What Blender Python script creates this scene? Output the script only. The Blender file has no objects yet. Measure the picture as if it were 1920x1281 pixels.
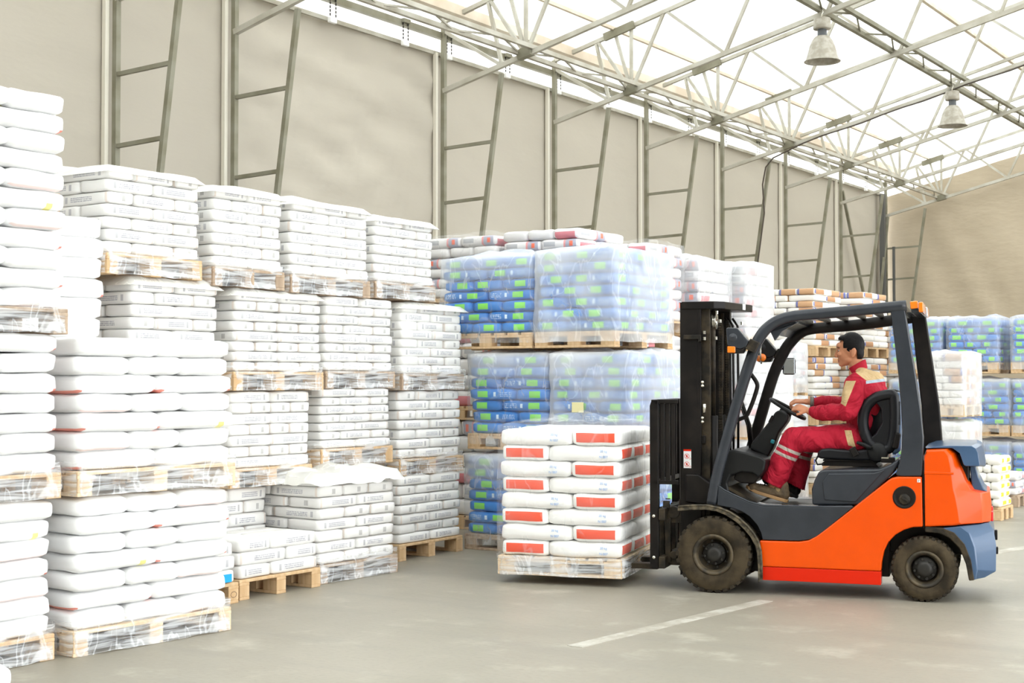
import bpy, bmesh, math, random
from mathutils import Vector, Matrix, noise
random.seed(7)
SC = bpy.context.scene
COL = SC.collection
PI = math.pi

# ---------------------------------------------------------------- camera
F_PX, W_PX, H_PX, EYE, HORIZON, VPX = 2667.0, 1920.0, 1281.0, 1.57, 713.0, 2750.0
pitch = math.atan((HORIZON - H_PX / 2) / F_PX)
yaw = math.atan((VPX - 960) / math.hypot(F_PX, HORIZON - H_PX / 2))
cd = bpy.data.cameras.new('camera')
cam = bpy.data.objects.new('camera', cd)
COL.objects.link(cam)
cam.location = (0, 0, EYE)
cam.rotation_euler = (PI / 2 + pitch, 0, yaw)
cd.sensor_width = 36.0
cd.lens = F_PX / W_PX * 36.0
cd.clip_end = 400
cd.dof.use_dof = True
cd.dof.focus_distance = 10.3
cd.dof.aperture_fstop = 11.0
SC.camera = cam

# ---------------------------------------------------------------- sky, exposure
world = bpy.data.worlds.new('World')
SC.world = world
world.use_nodes = True
wn = world.node_tree.nodes
wl = world.node_tree.links
bg = wn['Background']
tc = wn.new('ShaderNodeTexCoord')
sep = wn.new('ShaderNodeSeparateXYZ')
ramp = wn.new('ShaderNodeValToRGB')
wl.new(tc.outputs['Generated'], sep.inputs[0])
wl.new(sep.outputs['Z'], ramp.inputs['Fac'])
ramp.color_ramp.elements[0].position = 0.0
ramp.color_ramp.elements[0].color = (0.95, 0.97, 1.0, 1)
ramp.color_ramp.elements[1].position = 0.6
ramp.color_ramp.elements[1].color = (0.86, 0.93, 1.0, 1)
wl.new(ramp.outputs['Color'], bg.inputs['Color'])
bg.inputs['Strength'].default_value = 4.6
vs = SC.view_settings
vs.view_transform = 'Standard'
vs.look = 'None'
vs.gamma = 1.0
vs.exposure = 0.40
vs.use_curve_mapping = False
try:
    SC.cycles.max_bounces = 10
    SC.cycles.diffuse_bounces = 5
    SC.cycles.transmission_bounces = 6
    SC.cycles.transparent_max_bounces = 14
    SC.cycles.sample_clamp_indirect = 12
except Exception:
    pass

# ---------------------------------------------------------------- materials
class NT:
    def __init__(s, name):
        s.m = bpy.data.materials.new(name)
        s.m.use_nodes = True
        s.n = s.m.node_tree.nodes
        s.l = s.m.node_tree.links
        s.b = s.n['Principled BSDF']
        s.out = s.n['Material Output']
    def _in(s, sock, v):
        if v is None: return
        if hasattr(v, 'is_output') or isinstance(v, bpy.types.NodeSocket): s.l.new(v, sock)
        elif isinstance(v, (tuple, list)): sock.default_value = tuple(v) + (1,) * (len(sock.default_value) - len(v))
        else: sock.default_value = v
    def math(s, op, a, b=0.0, clamp=False):
        n = s.n.new('ShaderNodeMath'); n.operation = op; n.use_clamp = clamp
        s._in(n.inputs[0], a); s._in(n.inputs[1], b)
        return n.outputs[0]
    def mix(s, f, a, b):
        n = s.n.new('ShaderNodeMix'); n.data_type = 'RGBA'
        s._in(n.inputs[0], f); s._in(n.inputs[6], a); s._in(n.inputs[7], b)
        return n.outputs[2]
    def noise(s, scale, detail=3, vec=None, rough=.5, dist=0):
        n = s.n.new('ShaderNodeTexNoise')
        n.inputs['Scale'].default_value = scale; n.inputs['Detail'].default_value = detail
        n.inputs['Roughness'].default_value = rough; n.inputs['Distortion'].default_value = dist
        if vec is not None: s.l.new(vec, n.inputs['Vector'])
        return n.outputs['Fac']
    def coord(s, kind='Object', scale=None):
        n = s.n.new('ShaderNodeTexCoord'); o = n.outputs[kind]
        if scale:
            mp = s.n.new('ShaderNodeMapping'); mp.inputs['Scale'].default_value = scale
            s.l.new(o, mp.inputs['Vector']); o = mp.outputs['Vector']
        return o
    def attr(s, name):
        n = s.n.new('ShaderNodeAttribute'); n.attribute_name = name
        return n.outputs['Vector']
    def xyz(s, v):
        n = s.n.new('ShaderNodeSeparateXYZ'); s.l.new(v, n.inputs[0])
        return n.outputs[0], n.outputs[1], n.outputs[2]
    def rand(s):
        return s.n.new('ShaderNodeObjectInfo').outputs['Random']
    def gt(s, a, b): return s.math('GREATER_THAN', a, b)
    def lt(s, a, b): return s.math('LESS_THAN', a, b)
    def mul(s, *a):
        r = a[0]
        for x in a[1:]: r = s.math('MULTIPLY', r, x)
        return r
    def rng(s, a, lo, hi): return s.mul(s.gt(a, lo), s.lt(a, hi))
    def smooth(s, v, lo, hi, a=0.0, b=1.0):
        n = s.n.new('ShaderNodeMapRange'); n.interpolation_type = 'SMOOTHSTEP'
        s._in(n.inputs[0], v); n.inputs[1].default_value = lo; n.inputs[2].default_value = hi
        n.inputs[3].default_value = a; n.inputs[4].default_value = b
        return n.outputs[0]
    def bump(s, h, strength=.3, dist=.01):
        n = s.n.new('ShaderNodeBump'); n.inputs['Strength'].default_value = strength
        n.inputs['Distance'].default_value = dist
        s.l.new(h, n.inputs['Height']); s.l.new(n.outputs[0], s.b.inputs['Normal'])
    def fin(s, color=None, rough=None, metal=None, coat=None, spec=None):
        s._in(s.b.inputs['Base Color'], color); s._in(s.b.inputs['Roughness'], rough)
        s._in(s.b.inputs['Metallic'], metal); s._in(s.b.inputs['Coat Weight'], coat)
        s._in(s.b.inputs['Specular IOR Level'], spec)
        return s.m

def plain(name, color, rough=.5, metal=0, nscale=0, namt=0, bscale=0, bamt=0, coat=0, col2=None, stretch=None, bdist=.01, spec=.5):
    t = NT(name)
    c = color
    v = t.coord('Object', stretch)
    if nscale:
        f = t.smooth(t.noise(nscale, 5, v), .35, .68)
        c2 = col2 if col2 else tuple(x * (1 - namt) for x in color)
        c = t.mix(f, color, c2)
    if bscale: t.bump(t.noise(bscale, 4, v), bamt, bdist)
    return t.fin(c, rough, metal, coat, spec)

MAT = {}
MAT['steel'] = plain('galvanised_steel', (.27, .26, .20), .55, .1, 3, .25, col2=(.20, .185, .125), spec=.25)
MAT['steel_white'] = plain('painted_truss_steel', (.50, .48, .415), .55, .1, 3, .2, col2=(.38, .35, .28), spec=.25)
MAT['rust'] = plain('rusty_steel', (.42, .20, .10), .8, 0, 8, .4, 30, .3)
MAT['tan'] = plain('tan_gutter', (.60, .50, .38), .6, 0, 1.5, .3, col2=(.75, .68, .56))
MAT['dark_steel'] = plain('dark_steel_post', (.10, .10, .095), .5)
MAT['wood'] = plain('pallet_wood', (.70, .50, .29), .75, 0, 2.2, .3, 30, .25, col2=(.58, .38, .20), stretch=(9, 9, 1.2))
MAT['wood_pale'] = plain('pale_pallet_wood', (.78, .62, .42), .75, 0, 2.2, .3, 30, .25, col2=(.66, .48, .30), stretch=(9, 9, 1.2))
MAT['wood_dark'] = plain('weathered_pallet_wood', (.50, .38, .27), .8, 0, 2.2, .3, 30, .25, col2=(.36, .26, .18), stretch=(9, 9, 1.2))
MAT['orange'] = plain('orange_paint', (.80, .078, .0), .30, 0, 6, .05, coat=.2, spec=.22)
MAT['red'] = plain('red_orange_paint', (.66, .018, .002), .32, 0, coat=.08, spec=.2)
MAT['slate'] = plain('slate_grey_paint', (.034, .038, .046), .27, .0, 5, .2, coat=.22, spec=.3)
MAT['skytint_grey'] = plain('grey_plastic_sky_tint', (.052, .105, .20), .28, 0, 5, .12, coat=.3, spec=.45)  # dark grey plastic; the blue sky reflection is put into the base colour
MAT['black'] = plain('black_paint', (.007, .0055, .005), .42, 0, 7, .3, col2=(.014, .011, .009), spec=.22)
MAT['blackdirty'] = plain('greasy_black_steel', (.013, .011, .008), .5, .1, 10, .3, 40, .3, col2=(.055, .040, .023), spec=.3)
MAT['plastic'] = plain('black_plastic', (.009, .009, .009), .45, 0, 0, 0, 200, .1, spec=.28)
MAT['vinyl'] = plain('black_seat_vinyl', (.008, .008, .010), .38, 0, 0, 0, 120, .15, bdist=.002, spec=.3)
MAT['tyre'] = plain('dusty_tyre_rubber', (.070, .052, .030), .85, 0, 7, .4, 60, .3, col2=(.026, .020, .013), spec=.15)
MAT['tread'] = plain('tread_rubber', (.028, .023, .017), .85, 0, 10, .4, col2=(.055, .043, .028), spec=.15)
MAT['rim'] = plain('dusty_wheel_rim', (.11, .082, .045), .6, .2, 12, .4, 40, .2, col2=(.03, .024, .016))
MAT['hub'] = plain('greasy_hub', (.028, .025, .021), .5, .3, 20, .3)
MAT['chrome'] = plain('bright_bolt', (.75, .72, .62), .25, .9)
MAT['amber'] = plain('amber_lens', (.95, .22, .01), .2, 0, coat=.5)
MAT['lens'] = plain('clear_lens', (.62, .55, .55), .15, 0, coat=.6)
MAT['mirror'] = plain('mirror_glass', (.85, .9, .95), .03, 1)
MAT['teal'] = plain('teal_knob', (.01, .20, .24), .4)
MAT['tail'] = plain('red_tail_lens', (.75, .01, .02), .2, coat=.5)
MAT['dirtyfender'] = plain('worn_fender', (.035, .030, .022), .6, 0, 25, .4, 30, .3, col2=(.15, .12, .075), spec=.25)
MAT['skin'] = plain('skin', (.62, .27, .145), .5, 0, 20, .06, spec=.3)
MAT['lip'] = plain('lips', (.42, .11, .08), .5)
MAT['eye'] = plain('eye_white', (.75, .72, .68), .2)
MAT['iris'] = plain('iris', (.03, .02, .012), .2)
MAT['hair'] = plain('dark_hair', (.006, .0045, .0045), .55, 0, 0, 0, 160, .35, stretch=(1, 1, .35), bdist=.002, spec=.2)
MAT['cloth_red'] = plain('red_work_cloth', (.43, .010, .030), .75, 0, 0, 0, 9, .55, bdist=.03, spec=.25)
MAT['cloth_beige'] = plain('beige_work_cloth', (.55, .38, .19), .8, 0, 0, 0, 9, .4, bdist=.02, spec=.25)
MAT['reflective'] = plain('reflective_tape', (.42, .36, .31), .5)
MAT['reflective_blue'] = plain('pale_tape', (.60, .68, .76), .45)
MAT['shoe'] = plain('brown_suede', (.17, .115, .062), .75, 0, 18, .35, 60, .3, col2=(.09, .062, .036))
MAT['sole'] = plain('tan_sole', (.46, .27, .12), .7)
MAT['shoe_dark'] = plain('dark_shoe_cloth', (.02, .018, .016), .8)
MAT['watch'] = plain('grey_strap', (.20, .18, .155), .5)
MAT['lamp'] = plain('dusty_aluminium', (.34, .31, .25), .55, .15, 14, .3, 30, .1, col2=(.46, .43, .37), spec=.3)
MAT['lampdark'] = plain('lamp_neck', (.09, .095, .10), .5)
MAT['cable'] = plain('dark_cable', (.06, .045, .032), .6)
MAT['cream'] = plain('cream_paper', (.72, .68, .58), .8)
MAT['yellow'] = plain('yellow_paper', (.85, .72, .12), .6)
MAT['paper_note'] = plain('pale_yellow_card', (.85, .78, .42), .7)
MAT['white'] = plain('white_plastic', (.85, .85, .84), .4)
MAT['blue_print'] = plain('blue_print', (.22, .40, .74), .6)
MAT['stencil'] = plain('stencil_mark', (.16, .10, .06), .7)

def floor_mat():
    t = NT('concrete_floor')
    v = t.coord('Object')
    big = t.noise(.35, 5, v); mid = t.noise(2.2, 6, v, .6); fine = t.noise(28, 4, v)
    c = t.mix(t.smooth(big, .3, .7), (.325, .295, .235), (.265, .24, .19))
    c = t.mix(t.smooth(mid, .52, .78), c, (.41, .38, .31))
    c = t.mix(t.math('MULTIPLY', t.smooth(fine, .45, .8), .35), c, (.22, .20, .16))
    streak = t.noise(1.2, 5, t.coord('Object', (.25, 2.2, 1)), .6)
    c = t.mix(t.math('MULTIPLY', t.smooth(streak, .5, .72), .5), c, (.24, .222, .182))
    t.bump(t.math('ADD', mid, fine), .12, .01)
    return t.fin(c, t.smooth(big, .3, .7, .38, .55), 0, None, .45)
MAT['floor'] = floor_mat()
def line_mat():
    t = NT('worn_floor_paint')
    f = t.smooth(t.noise(4, 6, t.coord('Object'), .7), .30, .62)
    return t.fin(t.mix(f, (.52, .50, .44), (.34, .31, .25)), .6)
MAT['line'] = line_mat()

def fabric_mat(name, col, bs=.35):
    t = NT(name)
    v = t.coord('Object')
    n1 = t.noise(.5, 4, v)
    c = t.mix(n1, col, tuple(x * .93 for x in col))
    t.bump(t.noise(1.3, 4, t.coord('Object', (1, 1, 2.5))), bs, .08)
    return t.fin(c, .75, 0, None, .2)
MAT['curtain'] = fabric_mat('grey_beige_tarpaulin', (.465, .425, .355), .12)
MAT['curtain_dark'] = fabric_mat('dark_tarpaulin', (.16, .15, .13), .12)  # for the unseen end wall, darkened to dim stack sides facing the camera
MAT['curtain_back'] = fabric_mat('tan_tarpaulin', (.50, .42, .31), .3)
def membrane():
    t = NT('white_roof_membrane')
    d = t.n.new('ShaderNodeBsdfDiffuse'); d.inputs['Color'].default_value = (.86, .855, .82, 1)
    tr = t.n.new('ShaderNodeBsdfTranslucent'); tr.inputs['Color'].default_value = (.93, .92, .87, 1)
    mx = t.n.new('ShaderNodeMixShader'); mx.inputs[0].default_value = .42
    t.l.new(d.outputs[0], mx.inputs[1]); t.l.new(tr.outputs[0], mx.inputs[2]); t.l.new(mx.outputs[0], t.out.inputs[0])
    return t.m
MAT['membrane'] = membrane()

def film(name, lo, hi, streak=.35, grad=0.0, white=(.93, .95, .97), skirt=False):
    """clear stretch film: transparent, milky in broad soft areas, with thin bright creases"""
    t = NT(name)
    sc = (1.2, 1.2, 1.0) if not skirt else (1.5, 1.5, 22)
    a = t.noise(1.5, 2, t.coord('Object', sc), .5, .3 if not skirt else 1)
    b = t.noise(1.0, 3, t.coord('Object', (3.2, 3.2, 1.5)), .55, 1.0)
    crease = t.smooth(t.math('ABSOLUTE', t.math('SUBTRACT', b, .5)), 0.0, .022, streak, 0)
    f = t.math('ADD', t.smooth(a, .32, .66, lo, hi), crease, True)
    if grad:
        z = t.xyz(t.coord('Object'))[2]
        f = t.math('ADD', f, t.smooth(z, .35, .95, 0, grad), True)
    tr = t.n.new('ShaderNodeBsdfTransparent')
    d = t.n.new('ShaderNodeBsdfPrincipled')
    d.inputs['Base Color'].default_value = white + (1,)
    d.inputs['Roughness'].default_value = .3
    bp = t.n.new('ShaderNodeBump'); bp.inputs['Strength'].default_value = .5; bp.inputs['Distance'].default_value = .02
    t.l.new(b, bp.inputs['Height']); t.l.new(bp.outputs[0], d.inputs['Normal'])
    mx = t.n.new('ShaderNodeMixShader')
    t.l.new(f, mx.inputs[0]); t.l.new(tr.outputs[0], mx.inputs[1]); t.l.new(d.outputs[0], mx.inputs[2])
    t.l.new(mx.outputs[0], t.out.inputs[0])
    t.n.remove(t.b)
    return t.m
MAT['film'] = film('stretch_film', .04, .20, .14, .38)
MAT['film_clear'] = film('clear_stretch_film', .02, .12, .12)
MAT['film_milky'] = film('milky_stretch_film', .24, .50, .12, .16)
MAT['film_mid'] = film('hazy_stretch_film', .16, .38, .10, .22)
MAT['film_skirt'] = film('pallet_stretch_film', .05, .55, .25, skirt=True)
MAT['film_cap'] = film('loose_cap_film', .55, .9, .2, 0, (.90, .89, .84))

def bag_mat(name, base, build=None, rough=.55, tint=.04):
    t = NT(name)
    v = t.attr('bn')
    x, y, z = t.xyz(v)
    ax, ay = t.math('ABSOLUTE', x), t.math('ABSOLUTE', y)
    r = t.rand()
    c = t.mix(t.math('MULTIPLY', r, 1), base, tuple(q * (1 - tint) for q in base))
    if build: c = build(t, c, x, y, z, ax, ay, r)
    t.bump(t.noise(14, 4, t.coord('Object')), .18, .012)
    return t.fin(c, rough, 0, None, .35)
def textlines(t, x, z, x0, x1, z0, z1, rows, dens=.5, sc=60):
    """rows of small unreadable print"""
    zz = t.math('FRACT', t.math('MULTIPLY', t.math('SUBTRACT', z, z0), rows / (z1 - z0)))
    cmb = t.n.new('ShaderNodeCombineXYZ')
    t.l.new(t.math('MULTIPLY', x, sc), cmb.inputs[0])
    t.l.new(t.math('FLOOR', t.math('MULTIPLY', z, rows / (z1 - z0))), cmb.inputs[1])
    t.l.new(t.math('MULTIPLY', t.rand(), 40), cmb.inputs[2])
    n = t.noise(1.0, 2, cmb.outputs[0])
    return t.mul(t.rng(x, x0, x1), t.rng(z, z0, z1), t.rng(zz, .2, .8), t.gt(n, dens))
def b_sack(t, c, x, y, z, ax, ay, r):
    m = t.mul(t.gt(ax, .90), t.lt(z, -.66), t.gt(r, .50))
    c = t.mix(t.math('MULTIPLY', m, .8), c, (.80, .15, .07))
    m = t.mul(t.rng(y, -1.1, -.82), t.rng(x, .55, .7), t.lt(z, -.3), t.lt(r, .3))
    return t.mix(m, c, (.86, .80, .30))
def b_paper(t, c, x, y, z, ax, ay, r):
    side = t.gt(ay, .8)
    m = t.mul(side, textlines(t, x, z, -.50, .36, -.48, .40, 3, .46))
    c = t.mix(t.math('MULTIPLY', m, .8), c, (.24, .24, .31))
    m = t.mul(side, t.rng(x, -.72, -.62), t.rng(z, -.55, .5))
    c = t.mix(t.math('MULTIPLY', m, .6), c, (.30, .30, .34))
    end = t.gt(x, .86)
    hatch = t.gt(t.math('FRACT', t.math('MULTIPLY', y, 23)), .3)
    m = t.mul(end, t.rng(y, .05, .30), t.rng(z, -.5, .45), hatch)
    c = t.mix(t.math('MULTIPLY', m, .7), c, (.22, .21, .21))
    m = t.mul(side, t.rng(x, .86, .95), t.gt(r, .6))
    return t.mix(t.math('MULTIPLY', m, .5), c, (.66, .52, .42))
def b_orange(t, c, x, y, z, ax, ay, r):
    m = t.mul(t.gt(ax, .84), t.lt(ay, .80), t.rng(z, -.62, .62))
    return t.mix(m, c, (.84, .085, .028))
def b_blue(t, c, x, y, z, ax, ay, r):
    side = t.gt(ay, .78)
    m = t.mul(side, textlines(t, x, z, -.9, -.35, -.5, .5, 3, .52, 30))
    c = t.mix(m, c, (.65, .80, .95))
    m = t.mul(side, t.rng(x, .15, .62), t.rng(z, -.55, .6))
    c = t.mix(m, c, (.22, .72, .08))
    m = t.mul(side, t.rng(x, -.2, -.1), t.rng(z, -.4, .4))
    c = t.mix(m, c, (.7, .85, .97))
    m = t.mul(t.gt(ax, .84), t.rng(y, -.1, .6), t.rng(z, -.6, .6))
    return t.mix(m, c, (.22, .72, .08))
def b_multi(t, c, x, y, z, ax, ay, r):
    side = t.gt(ay, .75)
    m = t.mul(side, t.rng(x, .35, .9)); c = t.mix(t.math('MULTIPLY', m, .55), c, (.14, .15, .30))
    m = t.mul(side, t.rng(x, .25, .35)); c = t.mix(t.math('MULTIPLY', m, .7), c, (.80, .16, .16))
    m = t.mul(side, t.rng(x, .55, .72), t.rng(z, -.5, .5)); c = t.mix(m, c, (.9, .2, .12))
    m = t.mul(side, t.rng(x, -.8, -.2), t.rng(z, -.4, .5)); c = t.mix(m, c, (.5, .5, .52))
    m = t.mul(t.gt(ax, .82), t.lt(ay, .8), t.lt(z, .3), t.gt(r, .72)); return t.mix(t.math('MULTIPLY', m, .8), c, (.70, .13, .17))
def b_brown(t, c, x, y, z, ax, ay, r):
    side = t.gt(ay, .78)
    m = t.mul(side, t.rng(x, -.15, .85), t.rng(z, -.9, .95), t.gt(r, .42)); c = t.mix(m, c, (.56, .30, .155))
    m = t.mul(side, t.rng(x, .86, .97), t.rng(z, -.6, .7), t.gt(r, .42)); c = t.mix(m, c, (.16, .18, .45))
    m = t.mul(t.gt(ax, .85), t.lt(ay, .9), t.gt(r, .62)); c = t.mix(m, c, (.60, .36, .20))
    m = t.mul(t.gt(ax, .85), t.rng(y, -.95, -.7), t.gt(r, .62)); return t.mix(m, c, (.16, .18, .45))
def b_yellow(t, c, x, y, z, ax, ay, r):
    m = t.mul(t.gt(t.math('MAXIMUM', ax, ay), .8), t.rng(z, -.5, .5), t.rng(x, -.6, .5)); return t.mix(m, c, (.88, .62, .05))
def b_sack2(t, c, x, y, z, ax, ay, r):
    m = t.mul(t.gt(ax, .90), t.lt(z, -.86), t.gt(r, .75))
    c = t.mix(t.math('MULTIPLY', m, .25), c, (.85, .30, .2))
    m = t.mul(t.lt(y, -.86), t.rng(x, .58, .7), t.lt(z, -.45), t.lt(r, .2))
    return t.mix(t.math('MULTIPLY', m, .7), c, (.86, .80, .35))
BAGM = {
    'sack2': bag_mat('white_sack_plain', (.90, .90, .895), b_sack2, .45),
    'sack': bag_mat('white_sack_plastic', (.90, .90, .895), b_sack, .45),
    'paper': bag_mat('white_bag_paper', (.88, .87, .845), b_paper, .65, .11),
    'orange': bag_mat('white_sack_orange_label', (.94, .93, .90), b_orange, .45),
    'blue': bag_mat('blue_bag_plastic', (.025, .235, .70), b_blue, .4, .25),
    'multi': bag_mat('pale_bag_dark_print', (.80, .78, .77), b_multi, .45),
    'brown': bag_mat('white_bag_brown_patch', (.86, .83, .78), b_brown, .6),
    'yellow': bag_mat('white_bag_yellow_patch', (.86, .84, .78), b_yellow, .6),
}

# ---------------------------------------------------------------- mesh helpers
class MB:
    def __init__(s): s.v = []; s.f = []; s.mi = []; s.k = 0
    def add(s, vs, fs):
        o = len(s.v); s.v += [tuple(p) for p in vs]; s.f += [tuple(i + o for i in f) for f in fs]; s.mi += [s.k] * len(fs)
        return s
    def box(s, c, d, rz=0, ry=0, rx=0):
        M = Matrix.Rotation(rz, 3, 'Z') @ Matrix.Rotation(ry, 3, 'Y') @ Matrix.Rotation(rx, 3, 'X')
        vs = []
        for x in (-.5, .5):
            for y in (-.5, .5):
                for z in (-.5, .5):
                    vs.append(Vector(c) + M @ Vector((x * d[0], y * d[1], z * d[2])))
        return s.add(vs, [(0, 1, 3, 2), (4, 6, 7, 5), (0, 4, 5, 1), (2, 3, 7, 6), (0, 2, 6, 4), (1, 5, 7, 3)])
    def bar(s, a, b, w, h=None):
        """square bar from a to b"""
        a, b = Vector(a), Vector(b); h = h or w
        d = (b - a).normalized()
        up = Vector((0, 0, 1)) if abs(d.z) < .95 else Vector((1, 0, 0))
        r = d.cross(up).normalized(); u = r.cross(d)
        vs = [p + r * (i * w / 2) + u * (j * h / 2) for p in (a, b) for i, j in ((-1, -1), (1, -1), (1, 1), (-1, 1))]
        return s.add(vs, [(3, 2, 1, 0), (4, 5, 6, 7), (0, 1, 5, 4), (1, 2, 6, 5), (2, 3, 7, 6), (3, 0, 4, 7)])
    def tube(s, pts, r, n=8, closed=False, cap=True):
        pts = [Vector(p) for p in pts]; m = len(pts)
        rr = r if isinstance(r, (list, tuple)) else [r] * m
        vs = []; prev = None
        for i, p in enumerate(pts):
            if closed: d = pts[(i + 1) % m] - pts[i - 1]
            else: d = pts[min(i + 1, m - 1)] - pts[max(i - 1, 0)]
            d.normalize()
            if prev is None:
                prev = d.cross(Vector((0, 0, 1)) if abs(d.z) < .9 else Vector((0, 1, 0))).normalized()
            a = (prev - d * prev.dot(d)).normalized(); prev = a; b = d.cross(a)
            for k in range(n):
                t = 2 * PI * k / n
                vs.append(p + (a * math.cos(t) + b * math.sin(t)) * rr[i])
        fs = []
        for i in range(m if closed else m - 1):
            j = (i + 1) % m
            for k in range(n): fs.append((i * n + k, i * n + (k + 1) % n, j * n + (k + 1) % n, j * n + k))
        if cap and not closed:
            fs.append(tuple(reversed(range(n)))); fs.append(tuple((m - 1) * n + k for k in range(n)))
        return s.add(vs, fs)
    def prism(s, poly, y0, y1):
        """poly of (x, z) extruded along y"""
        n = len(poly)
        vs = [(x, y0, z) for x, z in poly] + [(x, y1, z) for x, z in poly]
        ar = sum(poly[i][0] * poly[(i + 1) % n][1] - poly[(i + 1) % n][0] * poly[i][1] for i in range(n))
        fr = tuple(range(n)); bk = tuple(reversed(range(n, 2 * n)))
        sd = [((i + 1) % n, i, i + n, (i + 1) % n + n) for i in range(n)]
        if (ar > 0) == (y1 > y0): fs = [fr, bk] + sd
        else: fs = [tuple(reversed(fr)), tuple(reversed(bk))] + [tuple(reversed(q)) for q in sd]
        return s.add(vs, fs)
    def loft(s, secs, closed=True, cap=True):
        n = len(secs[0]); vs = [p for q in secs for p in q]; fs = []
        for i in range(len(secs) - 1):
            for k in range(n if closed else n - 1):
                fs.append((i * n + k, i * n + (k + 1) % n, (i + 1) * n + (k + 1) % n, (i + 1) * n + k))
        if cap:
            fs.append(tuple(reversed(range(n)))); fs.append(tuple((len(secs) - 1) * n + k for k in range(n)))
        return s.add(vs, fs)
    def lathe(s, prof, c=(0, 0, 0), axis='Z', n=24, a0=0, cap=False):
        """prof of (radius, height) turned about axis"""
        vs = []
        for r, h in prof:
            for k in range(n):
                t = 2 * PI * k / n + a0; x, y = r * math.cos(t), r * math.sin(t)
                p = {'Z': (x, y, h), 'Y': (x, h, y), 'X': (h, x, y)}[axis]
                vs.append((p[0] + c[0], p[1] + c[1], p[2] + c[2]))
        fs = []
        for i in range(len(prof) - 1):
            for k in range(n):
                q = (i * n + k, i * n + (k + 1) % n, (i + 1) * n + (k + 1) % n, (i + 1) * n + k)
                fs.append(q if axis != 'Y' else tuple(reversed(q)))
        if cap:
            fs.append(tuple(range(n))); fs.append(tuple((len(prof) - 1) * n + k for k in range(n)))
        return s.add(vs, fs)
    def ell(s, c, r, n=12, m=8, rot=None):
        vs = []; R = rot or Matrix.Identity(3)
        for i in range(m + 1):
            ph = PI * i / m
            for k in range(n):
                t = 2 * PI * k / n
                vs.append(Vector(c) + R @ Vector((r[0] * math.sin(ph) * math.cos(t), r[1] * math.sin(ph) * math.sin(t), r[2] * math.cos(ph))))
        fs = [(i * n + k, (i + 1) * n + k, (i + 1) * n + (k + 1) % n, i * n + (k + 1) % n) for i in range(m) for k in range(n)]
        return s.add(vs, fs)
    def mesh(s, name, smooth=False):
        me = bpy.data.meshes.new(name); me.from_pydata(s.v, [], s.f)
        bm = bmesh.new(); bm.from_mesh(me)
        bmesh.ops.remove_doubles(bm, verts=bm.verts, dist=1e-6)
        bmesh.ops.recalc_face_normals(bm, faces=bm.faces)
        bm.to_mesh(me); bm.free()
        if smooth: me.polygons.foreach_set('use_smooth', [True] * len(me.polygons))
        return me

def link(name, me, mat=None, parent=None, loc=None, rz=None):
    o = bpy.data.objects.new(name, me); COL.objects.link(o)
    if mat is not None and me is not None and not me.materials: me.materials.append(MAT[mat] if isinstance(mat, str) else mat)
    if parent is not None: o.parent = parent
    if loc is not None: o.location = loc
    if rz is not None: o.rotation_euler = (0, 0, rz)
    return o
def part(name, mb, mat, parent, bevel=0, smooth=False, seg=2, label=None, loc=None):
    o = link(name, mb.mesh(name, smooth or bevel > 0), mat, parent, loc)
    if bevel:
        m = o.modifiers.new('bevel', 'BEVEL'); m.width = bevel; m.segments = seg; m.limit_method = 'ANGLE'
        m.angle_limit = math.radians(28); m.harden_normals = True
    if label: o['label'] = label
    return o
def thing(name, label, cat, loc=(0, 0, 0), rz=0, group=None, o=None):
    if o is None:
        o = bpy.data.objects.new(name, None); COL.objects.link(o); o.empty_display_size = .1
        o.location = loc; o.rotation_euler = (0, 0, rz)
    o['label'] = label; o['category'] = cat
    if group: o['group'] = group
    return o
def struct(name, mb, mat, bevel=0, smooth=False, label=None, cat=None):
    o = part(name, mb, mat, None, bevel, smooth); o['kind'] = 'structure'
    if label: o['label'] = label; o['category'] = cat or name.split('_')[0]
    return o
ORD = ['first', 'second', 'third', 'fourth', 'fifth', 'sixth', 'seventh', 'eighth', 'ninth', 'tenth', 'eleventh', 'twelfth', 'thirteenth', 'fourteenth', 'fifteenth']
# ================================================================ the hall
WX = -11.0          # face of the left columns
EX = 15.0
RX = 2.0            # ridge
Y0, Y1 = -9.0, 31.95
struct('floor', MB().box(((EX + WX) / 2 + 6, 11, -.1), (EX - WX + 30, 60, .2)), 'floor', label='grey-beige worn concrete floor of the storage hall', cat='floor')
for nm, x0, y0, x1, y1, w in (('floor_marking', -4.385, 7.2, -4.165, 9.45, .11),
                              ('floor_marking', -3.80, 12.3, -3.28, 14.6, .13)):
    a, b = Vector((x0, y0, 0)), Vector((x1, y1, 0)); d = (b - a).normalized(); r = Vector((d.y, -d.x, 0)) * w / 2
    mb = MB().add([a - r, a + r, b + r, b - r, a - r + Vector((0, 0, .003)), a + r + Vector((0, 0, .003)), b + r + Vector((0, 0, .003)), b - r + Vector((0, 0, .003))],
                  [(0, 1, 2, 3), (4, 5, 6, 7), (0, 1, 5, 4), (1, 2, 6, 5), (2, 3, 7, 6), (3, 0, 4, 7)])
    o = struct(nm, mb, 'line')
    o['label'] = 'worn white painted line on concrete in front of forklift' if x0 < -4 else 'faint white painted line on concrete behind forklift'
    o['category'] = 'floor marking'
def zl(x): return 5.33 + .243 * (x - WX)     # lower chord
def zu(x): return 6.24 + .253 * (x - WX)     # upper chord
def zroof(x): return zu(x) + .13 if x <= RX else zu(RX) + .13 - .253 * (x - RX)
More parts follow.
